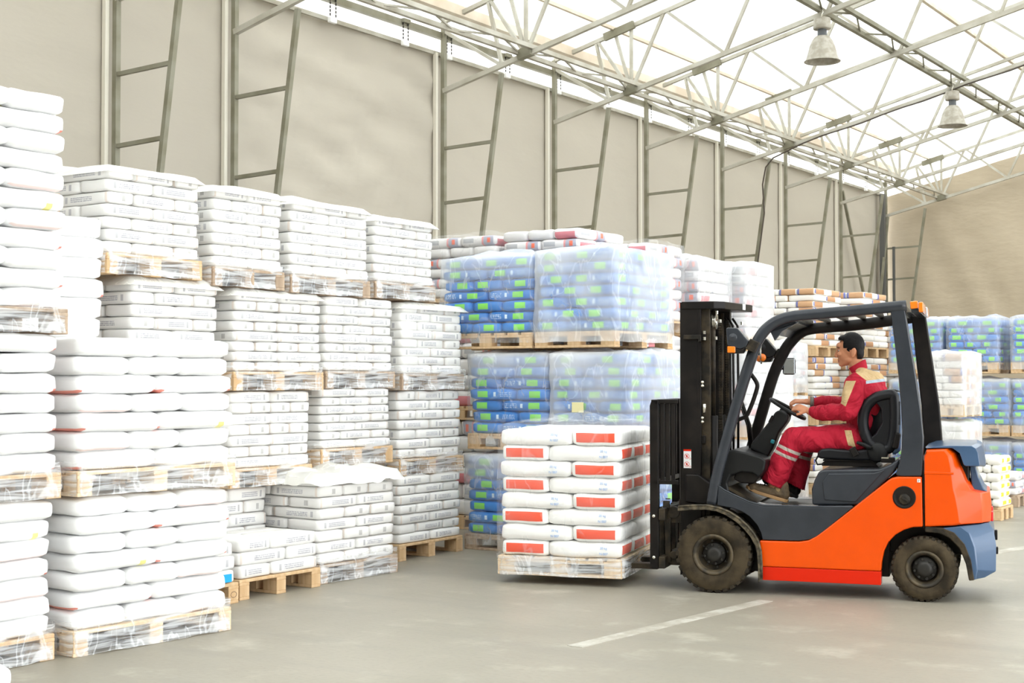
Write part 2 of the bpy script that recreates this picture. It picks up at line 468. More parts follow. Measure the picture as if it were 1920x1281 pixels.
def curtain(name, pts_fn, nu, nv, mat, label):
    vs = []; fs = []
    for i in range(nu + 1):
        for j in range(nv + 1): vs.append(pts_fn(i / nu, j / nv))
    for i in range(nu):
        for j in range(nv):
            a = i * (nv + 1) + j; fs.append((a, a + nv + 1, a + nv + 2, a + 1))
    o = link(name, MB().add(vs, fs).mesh(name, True), mat); o['kind'] = 'structure'; o['label'] = label; o['category'] = 'wall'
    return o
FRAMES = [-5.0, -.2, 4.6, 9.40, 11.02, 14.80, 17.51, 20.31, 23.15, 26.0, 28.95, 31.78]
def wrinkle(y, z, s=0):
    f = 0
    seg = [q for q in FRAMES if q <= y]
    y_a = seg[-1] if seg else Y0
    nxt = [q for q in FRAMES if q > y]; y_b = nxt[0] if nxt else Y1
    u = (y - y_a) / max(.1, y_b - y_a)
    f += .05 * math.sin(PI * u)                                   # belly between columns
    amp = .055 if 11.0 < y < 14.8 else .012
    f += amp * noise.noise((y * 1.6, z * 3.4 + .45 * y, 3.1 + s)) + amp * .5 * noise.noise((y * 4, z * 8 + 1.5 * y, 9 + s))
    return f
def left_pt(u, v):
    y = Y0 + (Y1 - Y0) * u; z = .02 + 5.83 * v
    return (WX - .12 - wrinkle(y, z), y, z)
curtain('wall_left', left_pt, 300, 60, 'curtain', 'grey-beige tarpaulin side wall behind the white stacks')
def back_pt(u, v):
    x = WX - .1 + (EX - WX) * u
    top = 5.83 + .235 * min(x - WX, RX - WX) if x < RX else 5.83 + .235 * (RX - WX) - .253 * (x - RX)
    z = .02 + (top - .02) * v
    f = .10 * noise.noise((x * .9, z * .55 + .5 * x, 1)) + .05 * noise.noise((x * 2.2 + z, z * .9, 5)) + .02 * noise.noise((x * 6, z * 3, 2))
    return (x, Y1 + .12 + f, z)
curtain('wall_back', back_pt, 160, 60, 'curtain_back', 'tan tarpaulin end wall with slack folds')
curtain('wall_front', lambda u, v: (WX + (EX - WX) * u, Y0, .02 + 9 * v), 2, 2, 'curtain_dark', 'tarpaulin end wall behind the viewpoint')
# translucent strips and roof membrane
mb = MB()
def roof_sheet(x0, x1, nx, ny):
    vs = []; fs = []
    for i in range(nx + 1):
        x = x0 + (x1 - x0) * i / nx
        for j in range(ny + 1):
            y = Y0 + (Y1 + .4 - Y0) * j / ny
            vs.append((x, y, zroof(x) + .015 * math.sin(y * 2.2)))
    for i in range(nx):
        for j in range(ny):
            a = i * (ny + 1) + j; fs.append((a, a + ny + 1, a + ny + 2, a + 1))
    return vs, fs
mb.add(*roof_sheet(WX - .5, RX, 8, 60)).add(*roof_sheet(RX, EX + .5, 8, 60))
struct('ceiling', mb, 'membrane', smooth=True, label='sloping white translucent fabric roof letting daylight through', cat='roof')
struct('wall_strip_left', MB().add([(WX - .42, Y0, 5.6), (WX - .42, Y1, 5.6), (WX - .42, Y1, zroof(WX - .42)), (WX - .42, Y0, zroof(WX - .42))], [(0, 1, 2, 3)]), 'membrane',
       label='white translucent strip above the side curtain', cat='wall')
xs = [WX - .4, RX, EX]
mbx = MB()
for a, b in ((WX - .4, RX), (RX, EX)):
    mbx.add([(a, Y1 + .42, 5.0), (b, Y1 + .42, 5.0), (b, Y1 + .42, zroof(b)), (a, Y1 + .42, zroof(a))], [(0, 1, 2, 3)])
struct('wall_strip_back', mbx, 'membrane', label='white translucent gable strip above the tan end curtain', cat='wall')

# curtain seams: light vertical battens beside each column
for i, y in enumerate(FRAMES[3:11]):
    o = struct('trim_%d' % (i + 1), MB().box((WX - .075, y - .075, 2.93), (.05, .045, 5.8)), 'cream')

def zc(x): return zl(x) if x <= RX else zl(2 * RX - x)
def frame(y, k):
    word = ORD[k]
    t = thing('steel_frame', 'portal frame of pale square tubes, %s from the camera end' % word if y < Y1 - 1 else 'portal frame of pale square tubes against the tan end wall', 'frame', (WX, y, 0), 0, 'steel portal frames')
    L = lambda x, z: (x - WX, 0, z)
    B = lambda nm, a, b, w=.06, mat='steel', h=None: part(nm, MB().bar(a, b, w, h), mat, t)
    B('column', L(WX, 0), L(WX, 6.24), .058)
    leg = lambda z: WX + .105 + .148 * z
    B('inner_leg', L(leg(0), 0), L(leg(5.45), 5.45), .052)
    for z in (.95, 1.92, 2.9, 3.87, 4.58) if k % 2 else (1.0, 2.0, 2.95, 3.75, 4.62):
        B('rung', L(WX + .03, z), L(leg(z) - .02, z + .02), .040)
    far = 3.5
    B('lower_chord', L(WX, zl(WX)), L(RX, zl(RX)), .06, 'steel_white')
    B('upper_chord', L(WX, zu(WX)), L(RX, zu(RX)), .055, 'steel_white')
    nd = -9.72
    web = [((WX, 6.12), (leg(5.5), zl(leg(5.5)))), ((-10.3, zu(-10.3)), (leg(5.5), zl(leg(5.5))))]
    web += [((q, zu(q)), (nd, zl(nd))) for q in (-10.27, -9.98, -9.72, -9.2)]
    u, l = -9.17, -8.27
    while l < RX:
        web.append(((u, zu(u)), (l, zl(l)))); u2 = u + 1.42
        if u2 < RX: web.append(((l, zl(l)), (u2, zu(u2))))
        u = u2; l += 1.45
    for a, b in web: B('brace', L(*a), L(*b), .042, 'steel_white')
    part('splice_plate', MB().box(((-9.9 - WX), -.03, zu(-9.9)), (.5, .05, .11), 0, -math.atan(.253)), 'steel', t)
    part('node_plate', MB().box(((nd - WX), -.02, zl(nd) + .02), (.2, .1, .12), 0, -math.atan(.243)), 'steel', t)
    # far half of the frame, over the open side
    B('lower_chord', L(RX, zl(RX)), L(EX, zl(WX)), .07, 'steel_white'); B('upper_chord', L(RX, zu(RX)), L(EX, zu(WX)), .07, 'steel_white')
    B('column', L(EX, 0), L(EX, 6.24), .075)
    return t
for k, y in enumerate(FRAMES): frame(y, k)

def beam(name, label, xz, w, cat='beam', mat='steel_white', zig=None):
    t = thing(name, label, cat, (xz[0][0], Y0, 0))
    for (x, z) in xz: part('chord', MB().bar((x - xz[0][0], 0, z), (x - xz[0][0], Y1 - Y0, z), w), mat, t)
    if zig:
        (xa, za), (xb, zb) = zig; m = MB(); y = 0; i = 0; st = .7
        while y + st < Y1 - Y0:
            a = (xa - xz[0][0], y, za) if i % 2 == 0 else (xb - xz[0][0], y, zb)
            b = (xb - xz[0][0], y + st, zb) if i % 2 == 0 else (xa - xz[0][0], y + st, za)
            m.bar(a, b, .022); y += st; i += 1
        o = part('lacing', m, mat, t); o['kind'] = 'stuff'
    return t
beam('eave_beam', 'long double pale beam joining the frame nodes beside the side wall', [(-9.82, zl(-9.82) + .06), (-9.62, zl(-9.62) + .06)], .055, zig=((-9.82, zl(-9.8) + .06), (-9.62, zl(-9.6) + .06)))
beam('lamp_beam', 'long double beam under the roof carrying the bell lamps', [(-6.92, zl(-6.9) + .06), (-6.72, zl(-6.7) + .10)], .06, mat='steel', zig=((-6.92, zl(-6.9) + .06), (-6.72, zl(-6.7) + .10)))
beam('ridge_beam', 'long double beam high under the roof ridge', [(1.9, zl(1.9)), (2.1, zl(1.9))], .06)
beam('gutter_beam', 'tan stained beam along the roof edge above the side curtain', [(-10.75, zu(-10.75) + .03)], .13, mat='tan')
beam('purlin', 'thin tan purlin under the roof membrane over the eave beam', [(-10.0, zu(-10.0) + .075)], .05, mat='tan')
beam('purlin', 'thin pale purlin under the membrane over the lamp beam', [(-6.8, zu(-6.8) + .075)], .06, mat='tan')
rail = thing('curtain_rail', 'pale steel rail carrying the side curtain between the columns', 'rail', (WX - .05, Y0, 0))
part('rail', MB().bar((0, 0, 6.06), (0, Y1 - Y0, 6.06), .07, .08), 'steel', rail)
part('lower_rail', MB().bar((-.05, 0, 5.83), (-.05, Y1 - Y0, 5.83), .04, .05), 'steel_white', rail)
ys = []
for a, b in zip(FRAMES[4:], FRAMES[5:]): ys += [a + .12, a + (b - a) * .55] if b - a < 3 else [a + .2, a + 1.6, b - .8]
for i, y in enumerate(ys):
    h = thing('chain_hanger', 'small chain hanger clamping the side curtain top, %s along the wall' % (ORD[i] if i < 15 else 'last'), 'hanger', (WX + .02, y, 5.8), 0, 'curtain chain hangers')
    part('clamp', MB().box((-.03, 0, 0), (.05, .12, .07)), 'white', h, .01)
    m = MB()
    for s_ in (-.05, .05):
        for q in range(5): m.ell((-.02, s_, .06 + q * .045), (.008, .012, .022), 6, 4)
    o = part('chain', m, 'blackdirty', h); o['kind'] = 'stuff'
    part('bracket', MB().box((-.02, 0, .28), (.06, .13, .05)), 'steel', h)
# corner posts and bracing
t = thing('corner_post', 'dark steel post in the far corner of the hall', 'post', (WX + .02, Y1 - .45, 0))
part('post', MB().box((0, 0, 2.9), (.11, .11, 5.8)), 'dark_steel', t)
part('stay', MB().bar((.22, .1, 0), (.22, .1, 4.6), .05), 'dark_steel', t)
t = thing('diagonal_brace', 'diagonal steel brace leaning between the last two wall columns', 'brace', (WX, 28.95, 0))
part('tube', MB().bar((.02, .05, 5.6), (.02, 2.6, 1.2), .055), 'steel', t)
t = thing('diagonal_brace', 'crossing steel brace by the far corner post', 'brace', (WX, 28.95, 0))
part('tube', MB().bar((.06, 2.8, 5.3), (.06, 1.4, .6), .05), 'steel', t)
# cable
yc = 23.15 - .06
pts = [(-5.0 + 0, yc, zl(-5) - .05)] + [(x, yc + .01 * math.sin(x * 3), zl(x) - .05 - .012 * math.sin(x * 5)) for x in [-5.6 - .35 * i for i in range(12)]]
pts += [(-10.0, yc, 5.45), (-10.14, yc, 5.3), (-10.2, yc, 5.0)] + [(WX + .105 + .148 * z + .06, yc, z) for z in (4.5, 4, 3.5, 3, 2.5, 2, 1.5)]
o = link('cable', MB().tube(pts, .013, 6).mesh('cable', True), 'cable'); thing('', 'dark cable running along a roof chord and down a wall column', 'cable', o=o)
# bell lamps
LAMP = {}
def lamp(x, y, ztop, label):
    t = thing('bell_lamp', label, 'lamp', (x, y, ztop), 0, 'hanging bell lamps')
    if not LAMP:
        LAMP['gear_box'] = (MB().lathe([(0, -.03), (.10, -.032), (.108, -.04), (.115, -.165), (.108, -.175), (0, -.175)], n=28).mesh('gear_box', True), 'lamp')
        LAMP['neck'] = (MB().lathe([(.058, -.17), (.062, -.26), (.075, -.28)], n=20).mesh('neck', True), 'lampdark')
        LAMP['reflector'] = (MB().lathe([(.075, -.265), (.10, -.28), (.135, -.33), (.165, -.40), (.19, -.50), (.215, -.58), (.235, -.592), (.232, -.60), (.205, -.583), (.18, -.50), (.155, -.41), (.12, -.34), (.06, -.29), (0, -.285)], n=36).mesh('reflector', True), 'lamp')
        LAMP['bulb'] = (MB().ell((0, 0, -.42), (.05, .05, .10)).mesh('bulb', True), 'white')
        LAMP['hook'] = (MB().tube([(0, 0, -.07), (0, 0, .03), (.015, 0, .05), (0, 0, .07)], .008, 6).mesh('hook', True), 'chrome')
    for k, (me, m) in LAMP.items(): link(k, me, m, t)
    return t
lamp(-6.86, 17.43, zl(-6.82) - .06, 'dusty aluminium bell lamp hanging nearer, larger of the two')
lamp(-6.86, 23.05, zl(-6.82) - .06, 'dusty aluminium bell lamp hanging farther off, smaller of the two')
# ================================================================ pallets, bags, film
_cache = {}
def board_mesh(d, key='board'):
    k = (key, tuple(round(x, 3) for x in d))
    if k not in _cache:
        me = MB().box((0, 0, 0), d).mesh(key)
        bm = bmesh.new(); bm.from_mesh(me)
        bmesh.ops.bevel(bm, geom=bm.edges[:], offset=.003, segments=1, affect='EDGES')
        bm.to_mesh(me); bm.free(); _cache[k] = me
    return _cache[k]
PAL_H = .144
def pallet(loc, yaw, W, L, label, group='wooden pallets', mat='wood', along='x'):
    """local frame: near right corner at the origin, +y = L (away), -x = W"""
    t = thing('pallet', label, 'pallet', loc, yaw, group)
    def put(nm, x, y, z, d):
        o = link(nm, board_mesh(d, nm), None, t, (x, y, z))
        if not o.data.materials: o.data.materials.append(MAT[mat])
        if o.material_slots[0].material != MAT[mat]:
            o.material_slots[0].link = 'OBJECT'; o.material_slots[0].material = MAT[mat]
    # blocks 3 x 3, bottom runners along x, stringers along x, deck boards along y
    if along == 'x':
        for j, y in enumerate((.05, L / 2, L - .05)):
            put('bottom_board', -W / 2, y, .011, (W, .10, .022))
            put('stringer_board', -W / 2, y, .111, (W, .10, .022))
            for x in (-.07, -W / 2, -W + .07): put('block', x, y, .061, (.14, .098, .078))
        n = 7; 
        for i in range(n): put('deck_board', -(.06 + (W - .12) * i / (n - 1)), L / 2, .133, (.115, L, .022))
    else:
        for j, x in enumerate((-.05, -W / 2, -W + .05)):
            put('bottom_board', x, L / 2, .011, (.10, L, .022))
            put('stringer_board', x, L / 2, .111, (.10, L, .022))
            for y in (.07, L / 2, L - .07): put('block', x, y, .061, (.098, .14, .078))
        n = 7
        for i in range(n): put('deck_board', -W / 2, .06 + (L - .12) * i / (n - 1), .133, (W, .115, .022))
    return t

def bag_mesh(d, seed, soft):
    """rounded, slightly sagging filled bag; attribute bn holds -1..1 coordinates"""
    key = ('bag', tuple(round(x, 2) for x in d), seed, soft)
    if key in _cache: return _cache[key]
    nx, ny, nz = (8, 6, 4) if soft < 2 else (10, 7, 5)
    if d[1] > d[0]: nx, ny = ny, nx
    h = [d[0] / 2, d[1] / 2, d[2] / 2]
    r = {0: .019, 1: .030, 2: .046, 3: .032}[soft]
    r = min(r, h[2] * .95)
    idx = {}; vs = []; bn = []; fs = []
    def P(i, j, k):
        if (i, j, k) in idx: return idx[(i, j, k)]
        q = [2 * i / nx - 1, 2 * j / ny - 1, 2 * k / nz - 1]
        # crowd the grid toward the edges so that rounding reads
        g = [math.copysign(abs(c) ** .72, c) for c in q]
        p = [g[a] * h[a] for a in range(3)]
        c = [max(-(h[a] - r), min(h[a] - r, p[a])) for a in range(3)]
        dv = Vector([p[a] - c[a] for a in range(3)])
        if dv.length > 1e-9:
            p = Vector(c) + dv.normalized() * r
        p = Vector(p)
        ex, ey = abs(q[0]), abs(q[1])
        am = {0: .02, 1: .07, 2: .13, 3: .05}[soft]
        p.z *= 1 - am * (ex ** 4) - am * (ey ** 4) + am * .35
        nz_ = noise.noise((p.x * 7 + seed * 9, p.y * 7, p.z * 9)) * {0: .004, 1: .008, 2: .011, 3: .009}[soft]
        p += Vector((q[0] * nz_, q[1] * nz_, nz_ * .8 * q[2]))
        bul = {0: .003, 1: .006, 2: .010, 3: .010}[soft]
        p.x += q[0] * bul * (1 - q[2] ** 2) * (1 - q[1] ** 2); p.y += q[1] * bul * (1 - q[2] ** 2) * (1 - q[0] ** 2)
        idx[(i, j, k)] = len(vs); vs.append(p); bn.append(tuple(g)); return idx[(i, j, k)]
    for i in range(nx):
        for j in range(ny):
            fs.append((P(i, j, 0), P(i, j + 1, 0), P(i + 1, j + 1, 0), P(i + 1, j, 0)))
            fs.append((P(i, j, nz), P(i + 1, j, nz), P(i + 1, j + 1, nz), P(i, j + 1, nz)))
    for i in range(nx):
        for k in range(nz):
            fs.append((P(i, 0, k), P(i + 1, 0, k), P(i + 1, 0, k + 1), P(i, 0, k + 1)))
            fs.append((P(i, ny, k), P(i, ny, k + 1), P(i + 1, ny, k + 1), P(i + 1, ny, k)))
    for j in range(ny):
        for k in range(nz):
            fs.append((P(0, j, k), P(0, j, k + 1), P(0, j + 1, k + 1), P(0, j + 1, k)))
            fs.append((P(nx, j, k), P(nx, j + 1, k), P(nx, j + 1, k + 1), P(nx, j, k + 1)))
    # the print frame: x always runs along the long side
    if d[1] > d[0]: bn = [(b[1], -b[0], b[2]) for b in bn]
    me = bpy.data.meshes.new('bag'); me.from_pydata([tuple(v) for v in vs], [], fs)
    at = me.attributes.new('bn', 'FLOAT_VECTOR', 'POINT')
    at.data.foreach_set('vector', [c for b in bn for c in b])
    me.polygons.foreach_set('use_smooth', [True] * len(me.polygons))
    _cache[key] = me
    return me

def split(n, total): return [total / n] * n
def pat_five(e, W, L):
    a, b = .4 * W, .6 * W
    if e: return [(0, y, a, L / 2) for y in (0, L / 2)] + [(a, y * L / 3, b, L / 3) for y in range(3)]
    return [(0, y * L / 3, b, L / 3) for y in range(3)] + [(b, y, a, L / 2) for y in (0, L / 2)]
def pat_fivey(e, W, L): return [(x, y, w, l) for (y, x, l, w) in pat_five(e, L, W)]
def pat_eight(e, W, L):
    if e: return [(0, i * L / 4, .64 * W, L / 4) for i in range(4)] + [(.64 * W, i * L / 2, .36 * W, L / 2) for i in range(2)]
    return [(.36 * W, i * L / 4, .64 * W, L / 4) for i in range(4)] + [(0, i * L / 2, .36 * W, L / 2) for i in range(2)]
def pat_mixed(e, W, L):
    a, b = .28 * L, .44 * L
    if e: return [(0, i * L / 4, .64 * W, L / 4) for i in range(4)] + [(.64 * W, i * L / 2, .36 * W, L / 2) for i in range(2)]
    return [(.36 * W, 0, .64 * W, a), (.64 * W, a, .36 * W, b), (.36 * W, a + b, .64 * W, a), (0, a, .64 * W, b), (0, 0, .36 * W, a), (0, a + b, .36 * W, a)]
def pat_big(e, W, L):
    if e: return [(i * W / 2, j * L / 2, W / 2, L / 2) for i in range(2) for j in range(2)]
    return [(.36 * W, j * L / 3, .64 * W, L / 3) for j in range(3)] + [(0, j * L / 2, .36 * W, L / 2) for j in range(2)]
PATS = dict(five=pat_five, fivey=pat_fivey, eight=pat_eight, mixed=pat_mixed, big=pat_big)
KIND_NAME = {'sack': 'white_sack', 'paper': 'paper_bag', 'orange': 'labelled_sack', 'blue': 'blue_bag', 'multi': 'printed_sack', 'brown': 'patched_bag', 'yellow': 'yellow_patch_bag'}
DESC = {'sack': 'plain white sack', 'paper': 'white printed bag', 'orange': 'white orange-labelled sack', 'blue': 'blue green-patched bag', 'multi': 'pale dark-printed sack', 'brown': 'white brown-patched bag', 'yellow': 'white yellow-patched bag'}
SOFT = {'sack': 3, 'paper': 0, 'orange': 3, 'blue': 1, 'multi': 1, 'brown': 0, 'yellow': 1}
BAGS = []
def load(kind, corner, yaw, W, L, z, layers, lh, pat, name, pal='wood', along='y', jit=.008, first=0, over=0.0, dens=None, pgroup='wooden pallets'):
    """corner: near right corner (x, y). Bags fill -x by W and +y by L."""
    r = random.Random(hash_of(name))
    M = Matrix.Translation((corner[0], corner[1], 0)) @ Matrix.Rotation(yaw, 4, 'Z')
    if pal:
        pallet((corner[0], corner[1], z), yaw, W, L, 'wooden pallet under the ' + name, pgroup, pal, along)
        z += PAL_H + .001
    W2, L2 = W - .03 + over, L - .03 + over
    for k in range(layers):
        cells = PATS[pat]((k + first) % 2, W2, L2)
        top = k == layers - 1
        dx, dy = r.uniform(-jit, jit), r.uniform(-jit, jit)
        ne = ns = ni = 0
        for (x, y, w, l) in sorted(cells, key=lambda c: (c[1], -c[0])):
            east = x + w > W2 - .02; south = y < .02
            if not (east or south or top): continue
            px = -(W + over / 2 - .015) + x + w / 2 + dx + r.uniform(-jit, jit) * .6; py = .015 - over / 2 + y + l / 2 + dy + r.uniform(-jit, jit) * .6
            if east and south: pos = 'near corner'
            elif east: ne += 1; pos = '%s along its long face' % ORD[ne] if 0 else '%s behind corner' % ORD[ne - 1]
            elif south: ns += 1; pos = '%s on end face' % ORD[ns - 1]
            else: ni += 1; pos = '%s inner' % ORD[ni - 1]
            p = M @ Vector((px, py, z + lh * (k + .5)))
            lab = '%s, %s, %s layer, %s' % (DESC[kind], pos, ORD[k], name)
            area = w if south else 0; area += l if east else 0
            d2 = (p.x ** 2 + p.y ** 2)
            BAGS.append(dict(kind=kind, p=p, rz=yaw + r.uniform(-.012, .012), d=(w - (.013 if kind == 'paper' else .004), l - (.013 if kind == 'paper' else .004), lh * .995), seed=r.randrange(4), label=lab,
                             group='bags of the ' + name, south=south, wide=w > l, score=max(area, .05) * lh / d2, flip=r.random() < .5 and kind not in ('orange',)))
    return z + layers * lh
def hash_of(s):
    h = 7
    for c in s: h = (h * 131 + ord(c)) % 1000003
    return h
def bag_object(b):
    me = bag_mesh(b['d'], b['seed'], SOFT[b['kind']])
    o = bpy.data.objects.new(KIND_NAME[b['kind']], me); COL.objects.link(o)
    m = BAGM['sack2' if b['kind'] == 'sack' and b['d'][0] > b['d'][1] else b['kind']]
    if not me.materials: me.materials.append(m)
    if me.materials[0] != m:
        o.material_slots[0].link = 'OBJECT'; o.material_slots[0].material = m
    o.location = b['p']; o.rotation_euler = (0, 0, b['rz'] + (PI if b['flip'] else 0))
    o['label'] = b['label']; o['category'] = 'bag'; o['group'] = b['group']
    if b['kind'] == 'orange' and b['south'] and b['wide']:
        for tx, dz, sz in (('20 kg', .022, .026), ('N 007', -.022, .026)):
            cu = bpy.data.curves.new('printed_text', 'FONT'); cu.body = tx; cu.size = sz; cu.align_x = 'CENTER'; cu.extrude = .0006
            tmp = bpy.data.objects.new('tmp', cu); COL.objects.link(tmp)
            bpy.context.view_layer.update()
            tm = bpy.data.meshes.new_from_object(tmp.evaluated_get(bpy.context.evaluated_depsgraph_get()))
            bpy.data.objects.remove(tmp); tm.materials.clear(); tm.materials.append(MAT['blue_print'])
            q = bpy.data.objects.new('printed_text', tm); COL.objects.link(q); q.parent = o
            q.location = (b['d'][0] * .27, -b['d'][1] / 2 - .0165, dz - .009); q.rotation_euler = (PI / 2, 0, 0)
    return o
def flush_bags(limit=300):
    bad = [b['label'] for b in BAGS if len(b['label'].replace('-', ' ').split()) > 16]
    print('LONG LABELS', len(bad), bad[:3])
    kinds = {}
    for b in BAGS: kinds.setdefault(b['kind'], []).append(b)
    for kd, bs in kinds.items():
        bs.sort(key=lambda b: -b['score'])
        for b in bs[:limit]: bag_object(b)
        rest = bs[limit:]
        if rest:
            vs, fs, bn = [], [], []
            for b in rest:
                me = bag_mesh(b['d'], b['seed'], SOFT[kd])
                M = Matrix.Translation(b['p']) @ Matrix.Rotation(b['rz'], 4, 'Z'); o = len(vs)
                vs += [tuple(M @ v.co) for v in me.vertices]
                fs += [tuple(i + o for i in p.vertices) for p in me.polygons]
                bn += [tuple(a.vector) for a in me.attributes['bn'].data]
            me = bpy.data.meshes.new('bags'); me.from_pydata(vs, [], fs)
            at = me.attributes.new('bn', 'FLOAT_VECTOR', 'POINT'); at.data.foreach_set('vector', [c for q in bn for c in q])
            me.polygons.foreach_set('use_smooth', [True] * len(me.polygons)); me.materials.append(BAGM[kd])
            ob = bpy.data.objects.new(KIND_NAME[kd] + '_remainder', me); COL.objects.link(ob)
            ob['kind'] = 'stuff'; ob['label'] = 'remaining smallest-looking %ss deeper in the far stacks' % DESC[kd]; ob['category'] = 'bags'
        print('BAGS', kd, len(bs), 'stuff', len(rest))

def film_shell(corner, yaw, W, L, z0, z1, mat, label, top=True, puff=.015, rough=.012, sag=0, seed=0, nseg=14, name='stretch_wrap', group='stretch film wraps'):
    """thin film around a load: side skin with folds, optionally closed over the top"""
    a = puff; vs = []; fs = []
    per = []
    rr = .04
    cs = [(-W - a, -a), (a, -a), (a, L + a), (-W - a, L + a)]
    for i in range(4):
        p, q = Vector(cs[i]), Vector(cs[(i + 1) % 4]); d = (q - p); ln = d.length; d.normalize()
        for j in range(nseg):
            s_ = rr + (ln - 2 * rr) * j / (nseg - 1); per.append(p + d * s_)
    n = len(per); nz = max(2, int((z1 - z0) / .06)); cx, cy = -W / 2, L / 2
    for k in range(nz + 1):
        z = (z1 - z0) * k / nz
        for (x, y) in per:
            f = noise.noise((x * 5 + seed, y * 5, z * 7)) * rough + noise.noise((x * 14, y * 14 + seed, z * 5)) * rough * .5
            u = Vector((x - cx, y - cy)).normalized()
            vs.append((x + u.x * f, y + u.y * f, z + (0 if 0 < k < nz else noise.noise((x * 6, y * 6, seed)) * .012)))
    for k in range(nz):
        for i in range(n): fs.append((k * n + i, k * n + (i + 1) % n, (k + 1) * n + (i + 1) % n, (k + 1) * n + i))
    if top:
        base = nz * n; rings = 6
        for q in range(1, rings + 1):
            t_ = q / rings
            for (x, y) in per:
                X = cx + (x - cx) * (1 - t_ * .999); Y = cy + (y - cy) * (1 - t_ * .999)
                f = noise.noise((X * 3 + seed, Y * 3, 5)) * (.05 + sag) + noise.noise((X * 9, Y * 9, seed)) * .02
                vs.append((X, Y, z1 - z0 + .012 + abs(f) * math.sin(min(1, t_ * 2) * PI / 2)))
            for i in range(n):
                b0 = base + (q - 1) * n; b1 = base + q * n
                fs.append((b0 + i, b0 + (i + 1) % n, b1 + (i + 1) % n, b1 + i))
    o = link(name, MB().add(vs, fs).mesh(name, True), mat, None, (corner[0], corner[1], z0), yaw)
    thing(name, label, 'stretch wrap' if 'wrap' in name else 'plastic sheet', o=o, group=group)
    return o

# ---------------- front row at the edge of the photo (X about -6.6)
zA = 0
RX0 = -6.62
load('sack', (RX0, 4.08), 0, .95, 1.17, 0, 7, .107, 'big', 'cut-off front stack, lowest load', 'wood', 'x')
load('sack', (RX0 + .02, 4.10), 0, .95, 1.17, .905, 7, .112, 'big', 'cut-off front stack, middle load', 'wood', 'x', first=1)
load('sack', (RX0 + .03, 4.13), 0, .95, 1.17, 1.83, 11, .110, 'big', 'cut-off front stack, top load', 'wood_dark', 'x')
yb = math.radians(-4)
load('sack', (-6.56, 5.33), yb, .95, 1.16, 0, 7, .107, 'big', 'big front stack, lower load', 'wood_pale', 'x', jit=.014)
load('sack', (-6.56, 5.35), yb, .95, 1.17, .905, 7, .110, 'big', 'big front stack, upper load', 'wood_pale', 'x', jit=.014, first=1)
for (c, y_, z, l, nm) in (((RX0, 4.08), 0, 0, 1.17, 'cut-off front stack, lowest load'), ((RX0 + .02, 4.10), 0, .905, 1.17, 'cut-off front stack, middle load'), ((RX0 + .03, 4.13), 0, 1.83, 1.17, 'cut-off front stack, top load'),
                         ((-6.56, 5.33), yb, 0, 1.16, 'big front stack, lower load'), ((-6.56, 5.35), yb, .905, 1.17, 'big front stack, upper load')):
    film_shell(c, y_, .95, l, z + .004, z + .20, 'film_skirt', 'stretch film round the pallet of the ' + nm, top=False, puff=.012, rough=.022, seed=len(nm) + z)
# plain white wide stack right behind them
load('sack', (-7.70, 5.29), 0, .9, 1.22, 1.30, 9, .136, 'big', 'wide stack behind cut-off stack', 'wood', 'x')
load('sack', (-7.72, 5.28), 0, .9, 1.22, 0, 8, .144, 'big', 'wide low stack behind cut-off stack', 'wood', 'x')
load('sack', (-7.80, 4.95), 0, .9, 1.25, 2.675, 5, .12, 'big', 'uppermost load behind cut-off stack', 'wood_dark', 'x')

# ---------------- back row of printed white bags (X about -7.7)
LEV = [('ground', 0.0), ('second', .755), ('third', 1.49), ('top', 2.28)]
cols = {1: (6.60, .98), 2: (7.66, 1.0), 3: (8.70, .98), 4: (9.70, .98)}
spec = {
    # (column, level): (dx, y, L, z, layers, lh, pattern, first)
    (1, 3): (.00, 6.51, .88, 2.30, 7, .086, 'mixed', 0), (1, 2): (.0, 6.72, .86, 1.52, 7, .088, 'mixed', 1), (1, 1): (0, 6.70, .92, .77, 7, .085, 'mixed', 0), (1, 0): (-.05, 6.6, .95, 0, 7, .088, 'mixed', 0),
    (2, 3): (.01, 7.49, .76, 2.27, 7, .086, 'mixed', 1), (2, 2): (.03, 7.69, 1.0, 1.49, 8, .077, 'eight', 0), (2, 1): (.0, 7.69, .91, .755, 7, .083, 'eight', 1),
    (3, 3): (.02, 8.32, .97, 2.26, 7, .086, 'mixed', 0), (3, 2): (.0, 8.76, .90, 1.50, 8, .077, 'mixed', 0), (3, 1): (.0, 8.71, .91, .865, 7, .070, 'mixed', 1),
    (4, 3): (.0, 9.39, .86, 2.27, 7, .080, 'mixed', 1), (4, 2): (.02, 9.73, .95, 1.48, 8, .077, 'mixed', 1), (4, 1): (.0, 9.73, .95, .735, 7, .085, 'mixed', 0), (4, 0): (.02, 9.70, .96, 0, 7, .084, 'mixed', 1),
}
CN = {1: 'leftmost', 2: 'second', 3: 'third', 4: 'last'}
CNAME = {1: 'first', 2: 'second', 3: 'third', 4: 'fourth'}
LNAME = ['ground load', 'second load', 'third load', 'top load']
